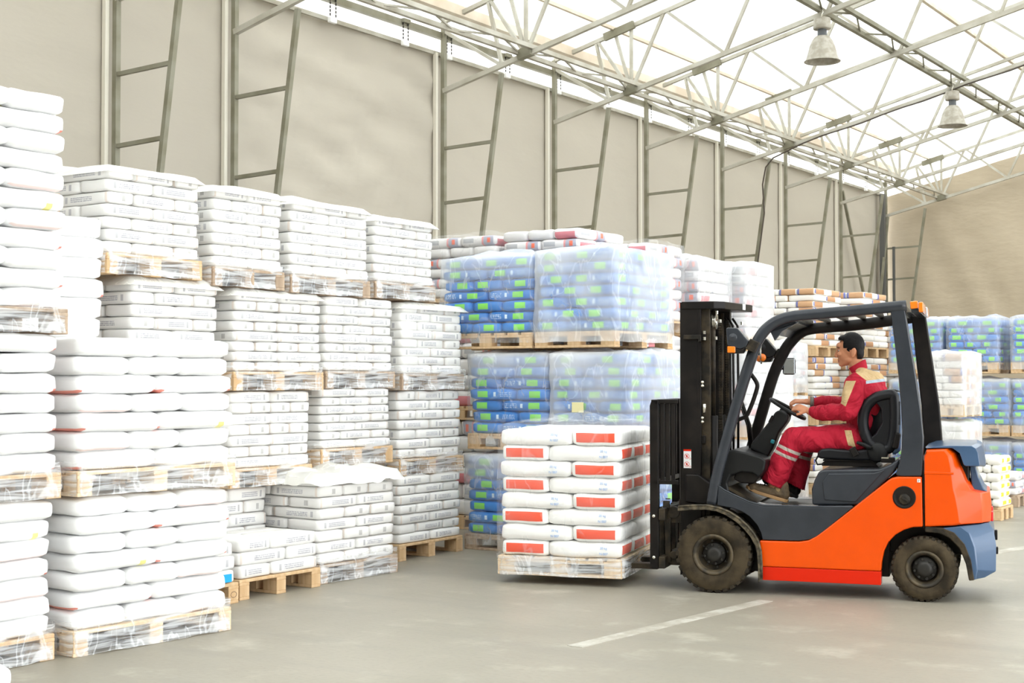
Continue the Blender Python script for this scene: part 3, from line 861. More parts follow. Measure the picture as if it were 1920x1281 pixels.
for (c, lv), (dx, y, L, z, n, lh, pt, fi) in spec.items():
    nm = '%s, %s back column' % (LNAME[lv], CNAME[c])
    load('paper', (-7.70 + dx, y), math.radians(random.uniform(-1, 1)), .88, L, z, n, lh, pt, nm, random.choice(['wood', 'wood_pale', 'wood_dark']), 'x', first=fi)
    if lv: film_shell((-7.70 + dx, y), 0, .88, L, z + .004, z + .19, 'film_skirt', 'stretch film round the pallet of the ' + nm, top=False, puff=.01, rough=.02, seed=c * 3 + lv)
    if lv == 3 or (c, lv) in ((1, 2), (2, 2), (4, 2)):
        # loose cap sheet over the top
        W, Z = .88, z + PAL_H + n * lh
        def fcap(u, v, c=c, lv=lv, L=L):
            x = -W - .02 + (W + .04) * u; yy = -.02 + (L + .04) * v
            e = min(u, 1 - u, v, 1 - v)
            zz = .014 + abs(noise.noise((x * 2.2, yy * 2.2, c * 5 + lv))) * .15 * min(1, e * 5) * (1 - .6 * u)
            if e < .01: zz = -.045
            elif e < .09: zz *= .6
            return (x, yy, zz)
        N_ = 16; vs = [fcap(i / N_, j / N_) for i in range(N_ + 1) for j in range(N_ + 1)]
        fs = [(i * (N_ + 1) + j, (i + 1) * (N_ + 1) + j, (i + 1) * (N_ + 1) + j + 1, i * (N_ + 1) + j + 1) for i in range(N_) for j in range(N_)]
        o = link('cap_sheet', MB().add(vs, fs).mesh('cap_sheet', True), 'film_cap', None, (-7.70 + dx, y, Z))
        thing('', 'milky plastic sheet lying over the ' + nm, 'plastic sheet', o=o, group='loose plastic cap sheets')

# ---------------- ground stacks in front of the back row
load('paper', (-7.85, 7.42), 0, .9, .86, 0, 6, .098, 'mixed', 'recessed stack left of cream stack', 'wood', 'x')
load('paper', (-7.33, 8.27), math.radians(-2), .92, .93, 0, 8, .086, 'five', 'cream ground stack', 'wood_dark', 'x', first=1, jit=.012)
film_shell((-7.33, 8.27), math.radians(-2), .92, .93, .004, .21, 'film_skirt', 'stretch film round the pallet of the cream ground stack', top=False, puff=.01, rough=.02, seed=44)
W, L = .94, .95
N_ = 20
def fdr(u, v):
    x = -W - .03 + (W + .07) * u; yy = -.03 + (L + .06) * v
    e = min(u, 1 - u, v, 1 - v)
    zz = .012 + abs(noise.noise((x * 3.2, yy * 3.2, 8))) * .13 * min(1, e * 6)
    if e < .01: zz = -.07 + .03 * noise.noise((x * 9, yy * 9, 1))
    return (x, yy, zz)
vs = [fdr(i / N_, j / N_) for i in range(N_ + 1) for j in range(N_ + 1)]
fs = [(i * (N_ + 1) + j, (i + 1) * (N_ + 1) + j, (i + 1) * (N_ + 1) + j + 1, i * (N_ + 1) + j + 1) for i in range(N_) for j in range(N_)]
o = link('cap_sheet', MB().add(vs, fs).mesh('cap_sheet', True), 'film_cap', None, (-7.33, 8.27, PAL_H + 8 * .086), math.radians(-2))
thing('', 'crumpled milky plastic sheet lying over the cream ground stack', 'plastic sheet', o=o, group='loose plastic cap sheets')
load('paper', (-7.27, 7.36), 0, .55, .86, 0, 3, .094, 'fivey', 'low three-layer stack', 'wood', 'x', first=1)
load('paper', (-7.22, 6.42), 0, .55, .88, 0, 3, .094, 'fivey', 'low stack behind big stack', 'wood', 'x')
# details on that low stack: blue patch and round stamp on the end block
o = link('blue_tag', MB().box((0, 0, 0), (.012, .075, .055)).mesh('blue_tag'), plain('bright_blue', (.01, .38, .85), .5), None, (-7.212, 7.18, .185))
thing('', 'bright blue tag on the low bags behind the big front stack', 'tag', o=o)
st = link('round_stamp', MB().tube([(0, .028 * math.cos(a), .02 * math.sin(a)) for a in [i * PI / 10 for i in range(20)]], .0025, 5, closed=True).mesh('round_stamp'), 'stencil', None, (-7.2205, 7.25, .063))
thing('', 'round stamp mark on a pallet block of the low stack', 'mark', o=st)

# ---------------- blue bags under film, facing the camera
NB = 'blue bags'
def blueload(c, W, L, z, n, lh, nm, mat, pat='five', first=0, sag=.05, pal='wood'):
    load('blue', c, 0, W, L, z, n, lh, pat, nm, pal, 'x', first=first, jit=.014)
    film_shell(c, 0, W, L, z + .05, z + PAL_H + n * lh + .01, mat, 'clear film hood over the ' + nm, True, .02, .02, sag, seed=len(nm) * 1.7 + z, nseg=20)
blueload((-6.17, 10.80), .83, 1.1, 1.86, 7, .104, 'upper blue load, outer column', 'film_milky', sag=.03, first=1)
blueload((-7.03, 10.80), 1.03, 1.1, 1.86, 7, .100, 'upper blue load, inner column', 'film', 'fivey', sag=.12)
blueload((-6.05, 10.82), .80, 1.1, .93, 7, .104, 'middle blue load, outer column', 'film_milky')
blueload((-6.88, 10.82), .88, 1.1, .93, 7, .104, 'middle blue load, inner column', 'film', first=1)
blueload((-6.07, 10.84), .80, 1.1, 0, 7, .103, 'lowest blue load, outer column', 'film')
blueload((-6.90, 10.80), .88, 1.1, 0, 7, .103, 'lowest blue load, inner column', 'film', first=1, pal='wood_dark')
o = link('card', MB().box((0, 0, 0), (.12, .004, .09)).mesh('card'), 'paper_note', None, (-6.53, 10.775, 1.33)); thing('', 'pale yellow card on the film of the middle blue load', 'card', o=o)

# ---------------- pale printed sacks behind and beyond
def mload(c, W, L, z, n, lh, nm, pat='five', film_=True, kind='multi', mat='film', pal='wood', first=0):
    load(kind, c, 0, W, L, z, n, lh, pat, nm, pal, 'x', first=first)
    if film_: film_shell(c, 0, W, L, z + .03, z + PAL_H + n * lh + .01, mat, 'film hood over the ' + nm, True, .015, .014, .03, seed=len(nm) + z * 2)
for i, (x, w, z) in enumerate(((-8.38, .95, 2.30), (-7.38, .95, 2.32), (-6.60, .74, 2.02))):
    mload((x, 12.2 + (.02 if i == 2 else 0)), w, 1.0 if i < 2 else .78, z, 6 if i < 2 else 7, .108, 'top load behind blue, %s' % ('wall side', 'middle', 'forklift side')[i], 'fivey', first=i, film_=i != 1, mat='film_clear')
# supports under them (mostly hidden)
for i, (x, w, zt) in enumerate(((-8.38, .95, 2.30), (-7.38, .95, 2.32), (-6.60, .74, 2.02))):
    n = 6; lh = (zt / 2 - PAL_H) / n
    for q in range(2): load('multi', (x, 12.2), 0, w, 1.0 if i < 2 else .78, q * zt / 2, n, lh - .0005, 'fivey', '%s support, %s stack behind blue' % (('lower', 'upper')[q], ORD[i]), 'wood', 'x')
for i, (x, y, l, nm) in enumerate(((-6.45, 13.05, .74, 'first pale column past blue'), (-6.30, 13.85, .70, 'second pale column past blue'), (-6.45, 14.62, .8, 'third pale column past blue'))):
    for q, z in enumerate((0, .94, 1.88)[:3 if i < 2 else 2]):
        mload((x, y), .95, l, z, 7, .112, '%s, %s' % (('lowest', 'middle', 'top')[q], nm), 'five', film_=True, mat='film_milky' if i else 'film', first=q)
# white bags with brown patches behind the cab
for i, (x, y, w, l, levels, nm) in enumerate((
        (-7.42, 18.55, .85, 1.0, (0, .95, 1.9), 'column before driver'),
        (-7.15, 19.75, .85, 1.0, (0, .95, 1.9), 'column beyond driver'),
        (-6.55, 20.9, .9, 1.1, (0, .95, 1.9), 'column past driver'),)):
    for q, z in enumerate(levels):
        load('brown', (x, y), 0, w, l, z, 9 if not (i == 2 and q == 2) else 4, .0885, 'fivey', '%s load, %s' % (('lowest', 'middle', 'top')[q], nm), 'wood', 'x', first=q, jit=.015)
for q, z in enumerate((0, .68, 1.36)):
    load('multi', (-7.13, 16.75), 0, .75, .8, z, 5, .105, 'fivey', '%s load, column behind mast' % ('lowest', 'middle', 'top')[q], 'wood', 'x', first=q)
    film_shell((-7.13, 16.75), 0, .75, .8, z + .05, z + PAL_H + .54, 'film_milky', 'film hood over the %s load behind the mast' % ('lowest', 'middle', 'top')[q], True, .012, .01, .02, seed=q + 70)
for q, z in enumerate((0, 1.12)):
    load('brown', (-5.08, 17.45), 0, .55, .75, z, 9 if q == 0 else 7, .1 if q == 0 else .09, 'fivey', '%s pale load past counterweight' % ('lower', 'upper')[q], 'wood_pale', 'x', first=q)
    film_shell((-5.08, 17.45), 0, .55, .75, z + .02, z + PAL_H + (.91, .64)[q], 'film_milky', 'milky film over the %s pale load behind the counterweight' % ('lower', 'upper')[q], True, .012, .01, .02, seed=q + 90)
for i, (x, w, lv, nm) in enumerate(((-5.14, .68, (0, .83, 1.66), 'main far blue column'), (-5.90, .72, (0, .83, 1.66), 'blue column behind pillar'), (-4.30, .68, (0, .83, 1.66), 'last blue column'))):
    for q, z in enumerate(lv):
        load('blue', (x + (.14 if q < 2 and i == 0 else 0), 19.2), 0, w, .95, z, 6, .096, 'fivey', '%s load, %s' % (('lowest', 'middle', 'top')[q], nm), 'wood', 'x', first=q, jit=.01)
        film_shell((x + (.14 if q < 2 and i == 0 else 0), 19.2), 0, w, .95, z + .05, z + PAL_H + .60, 'film_mid', 'film hood over the %s load, %s' % (('lowest', 'middle', 'top')[q], nm), True, .012, .01, .02, seed=q + 70 + i)
load('yellow', (-4.33, 16.25), 0, .34, .5, 0, 6, .095, 'fivey', 'small stack behind forklift', 'wood', 'x')
load('multi', (-4.62, 18.1), 0, .55, .6, 0, 3, .09, 'fivey', 'small grey stack before far blue bags', 'wood_dark', 'x')
# round end of something wrapped at the very corner of the photo

t_ = None
BAGS.append(dict(kind='sack', p=Vector((-6.37, 4.47, .055)), rz=1.2, d=(.44, .26, .11), seed=1, label='single white sack lying on the floor at the very bottom edge', group='loose sack', score=9, flip=False, south=True, wide=True))
# ================================================================ forklift
FA = math.radians(15.4)
FO = (-4.631, 9.559, 0)
fk = thing('forklift', 'orange and dark grey forklift truck with black mast, carrying sacks', 'forklift', FO, FA)
WD = 1.04     # overall width
def P_(nm, mb, mat, bevel=0, smooth=False, seg=2, label=None, parent=None): return part(nm, mb, mat, parent or fk, bevel, smooth, seg, label)

def wheel(nm, u, y, R, w, rimr, side, nlug, hub_out):
    """side=-1 faces the camera; y is the outer face"""
    s_ = -side       # direction from outer face inwards (+y)
    def A(p): return [(r, y + s_ * h) for r, h in p]
    c = (u, 0, R)
    ty = P_(nm, MB().lathe(A([(rimr, .030), (rimr + .012, .006), (rimr + .045, -.004), (R * .80, .000), (R * .90, .010), (R * .955, .026), (R * .965, w / 2), (R * .955, w - .026), (R * .9, w - .01), (rimr + .02, w), (rimr, w - .03)]), c, 'Y', 48), 'tyre', smooth=True)
    m = MB()
    for k in range(nlug):
        a = 2 * PI * k / nlug
        for (yo, da) in ((.0, 0), (w * .5, .5)):
            a2 = a + da * 2 * PI / nlug
            q = []
            for rr, hw in ((R * .90, .34), (R, .30)):
                for dh in ((.012 if rr < R * .95 else .022), w * .53):
                    for sg in (-1, 1):
                        t = a2 + sg * hw * 2 * PI / nlug
                        h = dh if yo == 0 else w - dh
                        q.append((u + rr * math.cos(t), y + s_ * h, R + rr * math.sin(t)))
            m.add(q, [(0, 1, 3, 2), (4, 6, 7, 5), (0, 4, 5, 1), (2, 3, 7, 6), (0, 2, 6, 4), (1, 5, 7, 3)])
    o = part('tread_lugs', m, 'tread', ty, .004); o['kind'] = 'stuff'
    part('rim', MB().lathe(A([(rimr + .004, .028), (rimr + .010, .004), (rimr - .004, .000), (rimr - .012, .006), (rimr - .020, .022), (rimr - .026, .05)]), c, 'Y', 40), 'rim', ty, smooth=True)
    part('rim_well', MB().lathe(A([(rimr - .024, .045), (rimr - .034, .060), (rimr - .040, .088), (.07, .09), (0.0, .09)]), c, 'Y', 36), 'blackdirty', ty, smooth=True)
    ho = hub_out
    part('hub', MB().lathe(A([(.088, .09), (.085, ho + .03), (.078, ho + .02), (.060, ho + .018), (.052, ho), (.030, ho - .006), (0, ho - .006)]), c, 'Y', 28), 'hub', ty, smooth=True)
    m = MB()
    for k in range(8):
        a = 2 * PI * k / 8 + .2
        m.lathe([(.0, -.008), (.010, -.008), (.010, .015), (0, .015)], (u + .069 * math.cos(a), y + s_ * (ho + .012), R + .069 * math.sin(a)), 'Y', 6)
        m.lathe([(.0, -.008), (.008, -.008), (.008, .015), (0, .015)], (u + (rimr - .065) * math.cos(a) if rimr > .16 else u + .097 * math.cos(a), y + s_ * .082, R + ((rimr - .065) if rimr > .16 else .097) * math.sin(a)), 'Y', 6)
    o = part('wheel_nuts', m, 'hub', ty); o['kind'] = 'stuff'
    return ty
wheel('front_wheel', 0, .0, .283, .17, .142, -1, 30, .040)
wheel('front_wheel', 0, WD, .283, .17, .155, 1, 30, .045)
wheel('rear_wheel', 1.496, .045, .232, .15, .122, -1, 34, .02)
wheel('rear_wheel', 1.496, WD - .06, .232, .15, .122, 1, 34, .02)
P_('axle', MB().tube([(0, .12, .283), (0, WD - .12, .283)], .06, 12).tube([(1.496, .15, .24), (1.496, WD - .16, .24)], .05, 12), 'blackdirty')

# chassis
P_('chassis', MB().box((.75, WD / 2, .30), (1.0, .66, .30)).box((1.45, WD / 2, .42), (.8, .5, .2)).box((.17, WD / 2, .40), (.30, .60, .35)), 'black', .01)
arc = lambda cx, cz, r, a0, a1, n: [(cx + r * math.cos(a0 + (a1 - a0) * i / n), cz + r * math.sin(a0 + (a1 - a0) * i / n)) for i in range(n + 1)]
side = [(.335, .395), (.62, .397), (.69, .410), (.75, .445), (.82, .50), (1.245, .850), (1.275, .872), (1.318, .882), (1.484, .885), (1.490, .532), (1.42, .527), (1.36, .507), (1.30, .470), (1.25, .415), (1.22, .35), (1.203, .27), (1.198, .206), (.350, .206)]
band = [(.350, .204), (1.198, .204), (1.197, .108), (.350, .108)]
step_ = [(.031, .787), (.078, .752), (.16, .715), (.26, .672), (.358, .648), (.50, .648), (.715, .648), (1.012, .662), (.80, .478), (.74, .432), (.70, .414), (.62, .402), (.356, .400), (.345, .45), (.318, .505), (.264, .565), (.21, .600), (.152, .622), (.024, .642)]
for (y0, y1) in ((.045, .16), (WD - .045, WD - .16)):
    P_('side_panel', MB().prism(side, y0, y1), 'orange', .012, seg=3, label='glossy orange side panel')
    P_('sill_band', MB().prism(band, y0 + (.001 if y0 < .5 else -.001), y1), 'red', .004, label='red lower band')
    P_('step_panel', MB().prism(step_, y0 + (.004 if y0 < .5 else -.004), y1 + (.1 if y0 < .5 else -.1)), 'slate', .008, seg=3, label='dark grey step panel')
# a raised lip along the step edge
lip = [(.031, .79), (.078, .755), (.16, .718), (.26, .675), (.358, .652), (.5, .651), (.715, .651), (1.0, .662)]
P_('step_lip', MB().tube([(a, .055, b) for a, b in lip], .008, 8), 'slate', smooth=True)
P_('floor_plate', MB().box((.55, WD / 2, .635), (.75, WD - .16, .02)).bar((.30, WD / 2, .655), (.06, WD / 2, .78), WD - .3, .02), 'blackdirty')
# fenders: a curved strip over the front wheel
fo = [(-.263, .624), (-.16, .636), (-.05, .640), (.05, .622), (.12, .595), (.19, .552), (.25, .498), (.295, .445), (.330, .385), (.346, .32), (.352, .22), (.352, .112)]
fi = [(x - .0, z - .028) if i < 3 else (x - .022, z - .020) for i, (x, z) in enumerate(fo)]
for y0, y1 in ((.0, .20), (WD, WD - .20)):
    P_('fender', MB().prism(fo + fi[::-1], y0, y1), 'dirtyfender', .005, label='worn black fender')
P_('tread_strip', MB().tube([(a + .004, .004, b + .005) for a, b in fo], .010, 6), 'dirtyfender', smooth=True)
# seat box / engine hood
sb = [(.712, .66), (.708, .775), (.728, .84), (.762, .908), (.80, .922), (1.187, .934), (1.26, .965), (1.329, 1.013), (1.325, .97), (1.29, .915), (1.255, .872), (1.062, .668)]
P_('engine_hood', MB().prism(sb, .09, WD - .09), 'slate', .025, seg=3, label='dark grey engine hood under the seat')
P_('hood_facet', MB().prism([(.80, .70), (.785, .83), (.83, .893), (1.15, .903), (1.23, .93), (1.02, .69)], .082, .10), 'slate', .008)
P_('rear_deck', MB().box((1.42, WD / 2, .94), (.22, WD - .2, .12)), 'slate', .02)
# round filler recess
P_('filler_recess', MB().lathe([(.080, .050), (.080, .041), (.074, .038), (.068, .041), (.060, .0435), (.0, .0440)], (1.362, 0, .738), 'Y', 32), 'black', smooth=True, label='round black filler recess')
P_('filler_cap', MB().lathe([(0, .030), (.030, .030), (.038, .034), (.042, .046)], (1.364, 0, .724), 'Y', 20).box((1.364, .028, .724), (.055, .012, .014), 0, .5), 'blackdirty', .003)
P_('decal', MB().box((1.462, .044, .858), (.022, .003, .024)), 'white')
P_('decal_print', MB().box((1.462, .0422, .858), (.012, .002, .003)).box((1.462, .0422, .864), (.012, .002, .002)).box((1.459, .0422, .852), (.003, .002, .008)), 'stencil')

# counterweight: lofted across the width so its rear corners turn
def cross(secs): return MB().loft([[(x, y, z) for x, z in pf] for y, pf in secs])
c_in = [(1.497, 1.030), (1.520, 1.085), (1.686, 1.093), (1.722, 1.058), (1.750, .970), (1.797, .864), (1.84, .795), (1.938, .776), (1.950, .66), (1.944, .567), (1.75, .543), (1.497, .531)]
c_mid = [(1.497, 1.030), (1.516, 1.083), (1.668, 1.090), (1.706, 1.055), (1.735, .970), (1.772, .864), (1.81, .795), (1.875, .773), (1.886, .66), (1.885, .567), (1.74, .545), (1.497, .531)]
c_out = [(1.500, 1.028), (1.516, 1.075), (1.645, 1.082), (1.675, 1.045), (1.690, .965), (1.700, .864), (1.708, .795), (1.722, .755), (1.738, .66), (1.750, .560), (1.70, .548), (1.500, .533)]
c_edge = [(1.504, 1.02), (1.52, 1.065), (1.635, 1.07), (1.66, 1.035), (1.676, .96), (1.686, .864), (1.694, .795), (1.706, .755), (1.722, .66), (1.735, .57), (1.69, .556), (1.504, .542)]
P_('counterweight', cross([(.045, c_edge), (.055, c_out), (.12, c_mid), (.24, c_in), (WD - .24, c_in), (WD - .12, c_mid), (WD - .055, c_out), (WD - .045, c_edge)]), 'orange', .006, True, label='orange counterweight')
P_('panel_gap', MB().box((1.4935, .10, .71), (.006, .11, .38)), 'black')
P_('crease', MB().prism([(1.50, .925), (1.50, .905), (1.70, .905), (1.70, .920)], .0415, .055), 'orange', .004)
# rear recess behind the orange shell
P_('grille_recess', MB().prism([(1.72, 1.05), (1.80, 1.05), (1.80, .80), (1.82, .79), (1.84, .77), (1.80, .74), (1.72, .80)], .20, WD - .2), 'black', .01)
P_('grille_panel', MB().prism([(1.80, 1.0), (1.835, 1.0), (1.865, .88), (1.90, .80), (1.925, .778), (1.82, .776)], .22, WD - .22), 'skytint_grey', .01)
# hood over the counterweight
h_in = [(1.50, 1.088), (1.56, 1.110), (1.677, 1.122), (1.855, 1.122), (1.885, 1.105), (1.900, 1.075), (1.914, .965), (1.905, .957), (1.78, .957), (1.765, .97), (1.742, 1.055), (1.69, 1.094)]
h_out = [(1.51, 1.086), (1.565, 1.100), (1.677, 1.108), (1.82, 1.108), (1.848, 1.09), (1.862, 1.06), (1.874, .975), (1.868, .967), (1.778, .965), (1.765, .975), (1.738, 1.055), (1.69, 1.090)]
P_('rear_hood', cross([(.075, h_out), (.11, h_out), (.20, h_in), (WD - .2, h_in), (WD - .11, h_out), (WD - .075, h_out)]), 'skytint_grey', .012, True, label='dark grey rear hood, sky reflection coloured in')
# lower rear bumper body
g_in = [(1.62, .53), (1.93, .565), (1.962, .52), (1.978, .40), (1.975, .225), (1.90, .178), (1.85, .172), (1.84, .25), (1.80, .38), (1.72, .47)]
g_out = [(1.60, .525), (1.74, .545), (1.80, .50), (1.835, .40), (1.85, .24), (1.84, .175), (1.815, .168), (1.800, .25), (1.765, .36), (1.69, .46)]
P_('rear_bumper', cross([(.055, g_out), (.07, g_out), (.16, g_in), (WD - .16, g_in), (WD - .07, g_out), (WD - .055, g_out)]), 'skytint_grey', .012, True, label='grey lower rear body, sky reflection coloured in')
arch_o = [(1.50, .535), (1.62, .530), (1.70, .500), (1.77, .42), (1.812, .31), (1.832, .17), (1.795, .165), (1.775, .28), (1.735, .385), (1.67, .455), (1.60, .488), (1.50, .495)]
P_('rear_arch', MB().prism(arch_o, .05, .20), 'blackdirty', .008)
P_('tail_light', MB().box((1.952, .30, .60), (.018, .07, .07)).box((1.952, WD - .30, .60), (.018, .07, .07)), 'tail', .006)
P_('rear_latch', MB().box((1.978, .28, .47), (.02, .05, .07)).box((1.982, .28, .36), (.02, .05, .05)), 'black', .006)

# ---- overhead guard
def sweep(path, a, b, y, cham=.014):
    """rectangular tube along (u, z) path, a = in-plane, b = across"""
    secs = []
    n = len(path)
    for i, (x, z) in enumerate(path):
        d = Vector((path[min(i + 1, n - 1)][0] - path[max(i - 1, 0)][0], path[min(i + 1, n - 1)][1] - path[max(i - 1, 0)][1])).normalized()
        nx, nz = -d.y, d.x
        q = []
        for (p_, s_) in ((-a / 2 + cham, -b / 2), (a / 2 - cham, -b / 2), (a / 2, -b / 2 + cham), (a / 2, b / 2 - cham), (a / 2 - cham, b / 2), (-a / 2 + cham, b / 2), (-a / 2, b / 2 - cham), (-a / 2, -b / 2 + cham)):
            q.append((x + nx * p_, y + s_, z + nz * p_))
        secs.append(q)
    return MB().loft(secs)
def smoothpath(pts, n=6):
    out = []
    for i in range(len(pts) - 1):
        p0, p1, p2, p3 = pts[max(i - 1, 0)], pts[i], pts[i + 1], pts[min(i + 2, len(pts) - 1)]
        for k in range(n):
            t = k / n
            out.append(tuple(.5 * ((2 * p1[a]) + (-p0[a] + p2[a]) * t + (2 * p0[a] - 5 * p1[a] + 4 * p2[a] - p3[a]) * t * t + (-p0[a] + 3 * p1[a] - 3 * p2[a] + p3[a]) * t ** 3) for a in range(2)))
    out.append(pts[-1]); return out
gp = smoothpath([(-.022, .650), (.027, .898), (.171, 1.407), (.290, 1.775), (.335, 1.878), (.395, 1.955), (.48, 2.010), (.60, 2.040), (.80, 2.055), (1.02, 2.072), (1.385, 2.102)])
P_('guard_rail', sweep(gp, .078, .075, .085), 'slate', smooth=True, label='dark grey front pillar and roof rail')
gp2 = smoothpath([(.085, .72), (.120, .95), (.205, 1.25), (.315, 1.61), (.40, 1.795), (.455, 1.875), (.53, 1.945), (.62, 1.975), (.80, 1.99), (1.0, 2.005), (1.44, 2.06)])
P_('guard_rail', sweep(gp2, .085, .07, WD - .085), 'black', smooth=True, label='far front pillar and roof rail')
rp = lambda pts, y0, y1, mat, lab: P_('rear_pillar', MB().prism(pts, y0, y1), mat, .012, label=lab)
rp([(1.272, 2.092), (1.300, 1.85), (1.327, 1.594), (1.343, 1.38), (1.350, 1.215), (1.345, 1.08), (1.331, .985), (1.300, .895), (1.340, .884), (1.483, .888), (1.492, 1.0), (1.498, 1.162), (1.482, 1.35), (1.449, 1.594), (1.41, 1.85), (1.374, 2.097)], .055, .125, 'slate', 'dark grey rear pillar')
rp([(1.375, 2.07), (1.41, 1.72), (1.445, 1.38), (1.46, 1.15), (1.455, .95), (1.60, .95), (1.60, 1.12), (1.58, 1.38), (1.53, 1.74), (1.485, 2.06)], WD - .125, WD - .055, 'black', 'far rear pillar')
for i in range(7):
    u = .48 + i * .135
    z = 2.012 + .075 * (u - .48) / .9
    P_('roof_bar', MB().box((u, WD / 2, z), (.035, WD - .2, .03), 0, -.06), 'black', .004)
P_('roof_crossbeam', MB().box((1.33, WD / 2, 2.075), (.10, WD - .16, .07), 0, -.06), 'slate', .012)
P_('windscreen_header', MB().prism([(.415, 1.93), (.47, 1.985), (.60, 2.02), (.60, 1.99), (.50, 1.955), (.46, 1.90)], .12, WD - .12), 'slate', .006)
P_('corner_gusset', MB().prism([(.415, 1.925), (.62, 1.995), (.50, 1.93), (.445, 1.86)], .10, .14), 'slate', .004)
# rear lamp bar
P_('lamp_bar', MB().box((1.455, WD / 2, 2.088), (.075, WD - .10, .085), 0, -.05), 'slate', .015)
for y, m, w in ((.075, 'amber', .10), (.20, 'lens', .14), (.33, 'amber', .10), (WD - .075, 'amber', .10), (WD - .20, 'lens', .14)):
    P_('rear_lamp', MB().box((1.487, y, 2.088), (.035, w, .075), 0, -.05), m, .010, label='amber lamp lens' if m == 'amber' else 'clear lamp lens')
P_('rear_lamp', MB().box((1.44, .046, 2.105), (.055, .02, .055), 0, -.1), 'amber', .008, label='amber lamp lens')
P_('rear_lamp', MB().box((1.475, .046, 2.098), (.02, .02, .05), 0, -.1), 'lens', .006, label='clear lamp lens')

# work lamps on the front pillars
def worklamp(u, z, y, s_, mat='slate'):
    b = P_('work_lamp', MB().prism([(u, z + .07), (u + .008, z + .085), (u + .085, z + .082), (u + .165, z - .015), (u + .150, z - .055), (u + .105, z - .075), (u + .01, z - .048)], y, y + .11), mat, .014, seg=3, label='grey work lamp housing')
    part('indicator', MB().box((u + .040, y + .055, z - .077), (.060, .112, .048)), 'amber', b, .006, label='orange indicator')
    part('indicator_body', MB().prism([(u + .012, z - .05), (u + .105, z - .075), (u + .14, z - .062), (u + .12, z - .105), (u + .02, z - .107)], y + .004, y + .106), 'black', b, .008)
    part('dish', MB().lathe([(0, -.003), (.012, -.006), (.018, .0), (.030, -.002), (.034, .004)], (u + .052, y, z + .01), 'Y', 24), mat, b, smooth=True)
    part('bracket', MB().box((u + .19, y + .05, z - .05), (.07, .075, .085), 0, .45), 'blackdirty', b, .006)
worklamp(.108, 1.872, -.035, -1)
worklamp(.175, 1.82, WD - .11, 1, 'plastic')
P_('hazard_lamp', MB().lathe([(0, -.004), (.024, -.004), (.03, .004), (.026, .03), (0, .034)], (.235, WD - .14, 1.75), 'Y', 20), 'amber', smooth=True)
P_('chrome_clip', MB().tube([(.225, WD - .13, 1.87), (.222, WD - .15, 1.80), (.225, WD - .13, 1.70)], .008, 6), 'chrome', smooth=True)
# entry handle on near front pillar (dog-leg)
hd = smoothpath([(.215, 1.655), (.262, 1.612), (.305, 1.545), (.300, 1.49), (.262, 1.38), (.226, 1.305), (.19, 1.285), (.118, 1.258)], 5)
P_('grab_handle', sweep(hd, .030, .026, .16, .006), 'black', smooth=True)
# mirrors
mr = P_('mirror', MB().box((.43, WD - .02, 1.68), (.10, .035, .135), .15), 'black', .022, label='black framed rear-view mirror')
part('mirror_glass', MB().box((.432, WD - .0395, 1.68), (.084, .004, .118), .15), 'mirror', mr, .002)
part('mirror_arm', MB().tube([(.385, WD - .02, 1.66), (.34, WD - .04, 1.66)], .009, 6), 'black', mr)
mr = P_('mirror', MB().prism([(.36, 2.03), (.365, 2.10), (.385, 2.115), (.46, 2.085), (.44, 2.05)], WD + .02, WD + .06), 'plastic', .008, label='dark mirror above the far pillar')

# ---- dashboard cowl, column, wheel
cowl = [(.035, 1.010), (.06, 1.035), (.13, 1.052), (.22, 1.035), (.33, 1.005), (.372, .975), (.36, .90), (.315, .845), (.27, .88), (.19, .885), (.11, .86), (.085, .80), (.10, .74), (.13, .66), (.06, .68), (.024, .76), (.020, .90)]
P_('dash_cowl', MB().prism(cowl, .14, WD - .16), 'plastic', .02, seg=3, label='black dashboard cowl')
P_('dash_pocket', MB().prism([(.16, .92), (.25, .925), (.31, .90), (.33, .86), (.27, .80), (.18, .80), (.12, .83)], .19, .7), 'black', .01)
cy = .50
P_('steering_column', MB().prism([(.205, 1.045), (.225, 1.095), (.365, 1.270), (.405, 1.335), (.445, 1.345), (.505, 1.305), (.500, 1.265), (.43, 1.17), (.385, 1.05), (.345, .985)], cy - .085, cy + .085), 'plastic', .02, seg=3, label='black steering column')
P_('column_lever', MB().box((.375, cy - .10, 1.275), (.02, .03, .06), 0, .5), 'black', .005)
P_('teal_knob', MB().box((.385, cy - .10, 1.105), (.030, .035, .030), 0, .4), 'teal', .008, label='teal plastic knob')
ax = Vector((.50, 0, .86)).normalized()          # steering axis
c0 = Vector((.486, cy, 1.352))
e1 = Vector((0, 1, 0)); e2 = ax.cross(e1).normalized()
sw = P_('steering_wheel', MB().tube([c0 + (e1 * math.cos(t) + e2 * math.sin(t)) * .145 for t in [2 * PI * i / 36 for i in range(36)]], .0135, 10, closed=True), 'plastic', smooth=True)
m = MB()
for a in (PI * .5, PI * 1.17, PI * 1.83):
    m.bar(c0 - ax * .02, c0 + (e1 * math.cos(a) + e2 * math.sin(a)) * .14, .03, .014)
part('spokes', m, 'plastic', sw, .004)
part('centre_pad', MB().tube([c0 - ax * .10, c0 - ax * .03, c0 - ax * .005], [.045, .05, .036], 18), 'plastic', sw, smooth=True)
P_('pedal', MB().box((.20, .42, .80), (.015, .09, .10), 0, -.6).box((.20, .60, .80), (.015, .09, .10), 0, -.6).bar((.12, .42, .90), (.20, .42, .80), .02).bar((.12, .6, .90), (.20, .6, .80), .02), 'blackdirty', .003)
for k in range(2): P_('hose', MB().tube([(.10 + .02 * k, .62, 1.40), (.16 + .02 * k, .62, 1.22), (.18 + .02 * k, .62, 1.04)], .010, 8), 'black', smooth=True)

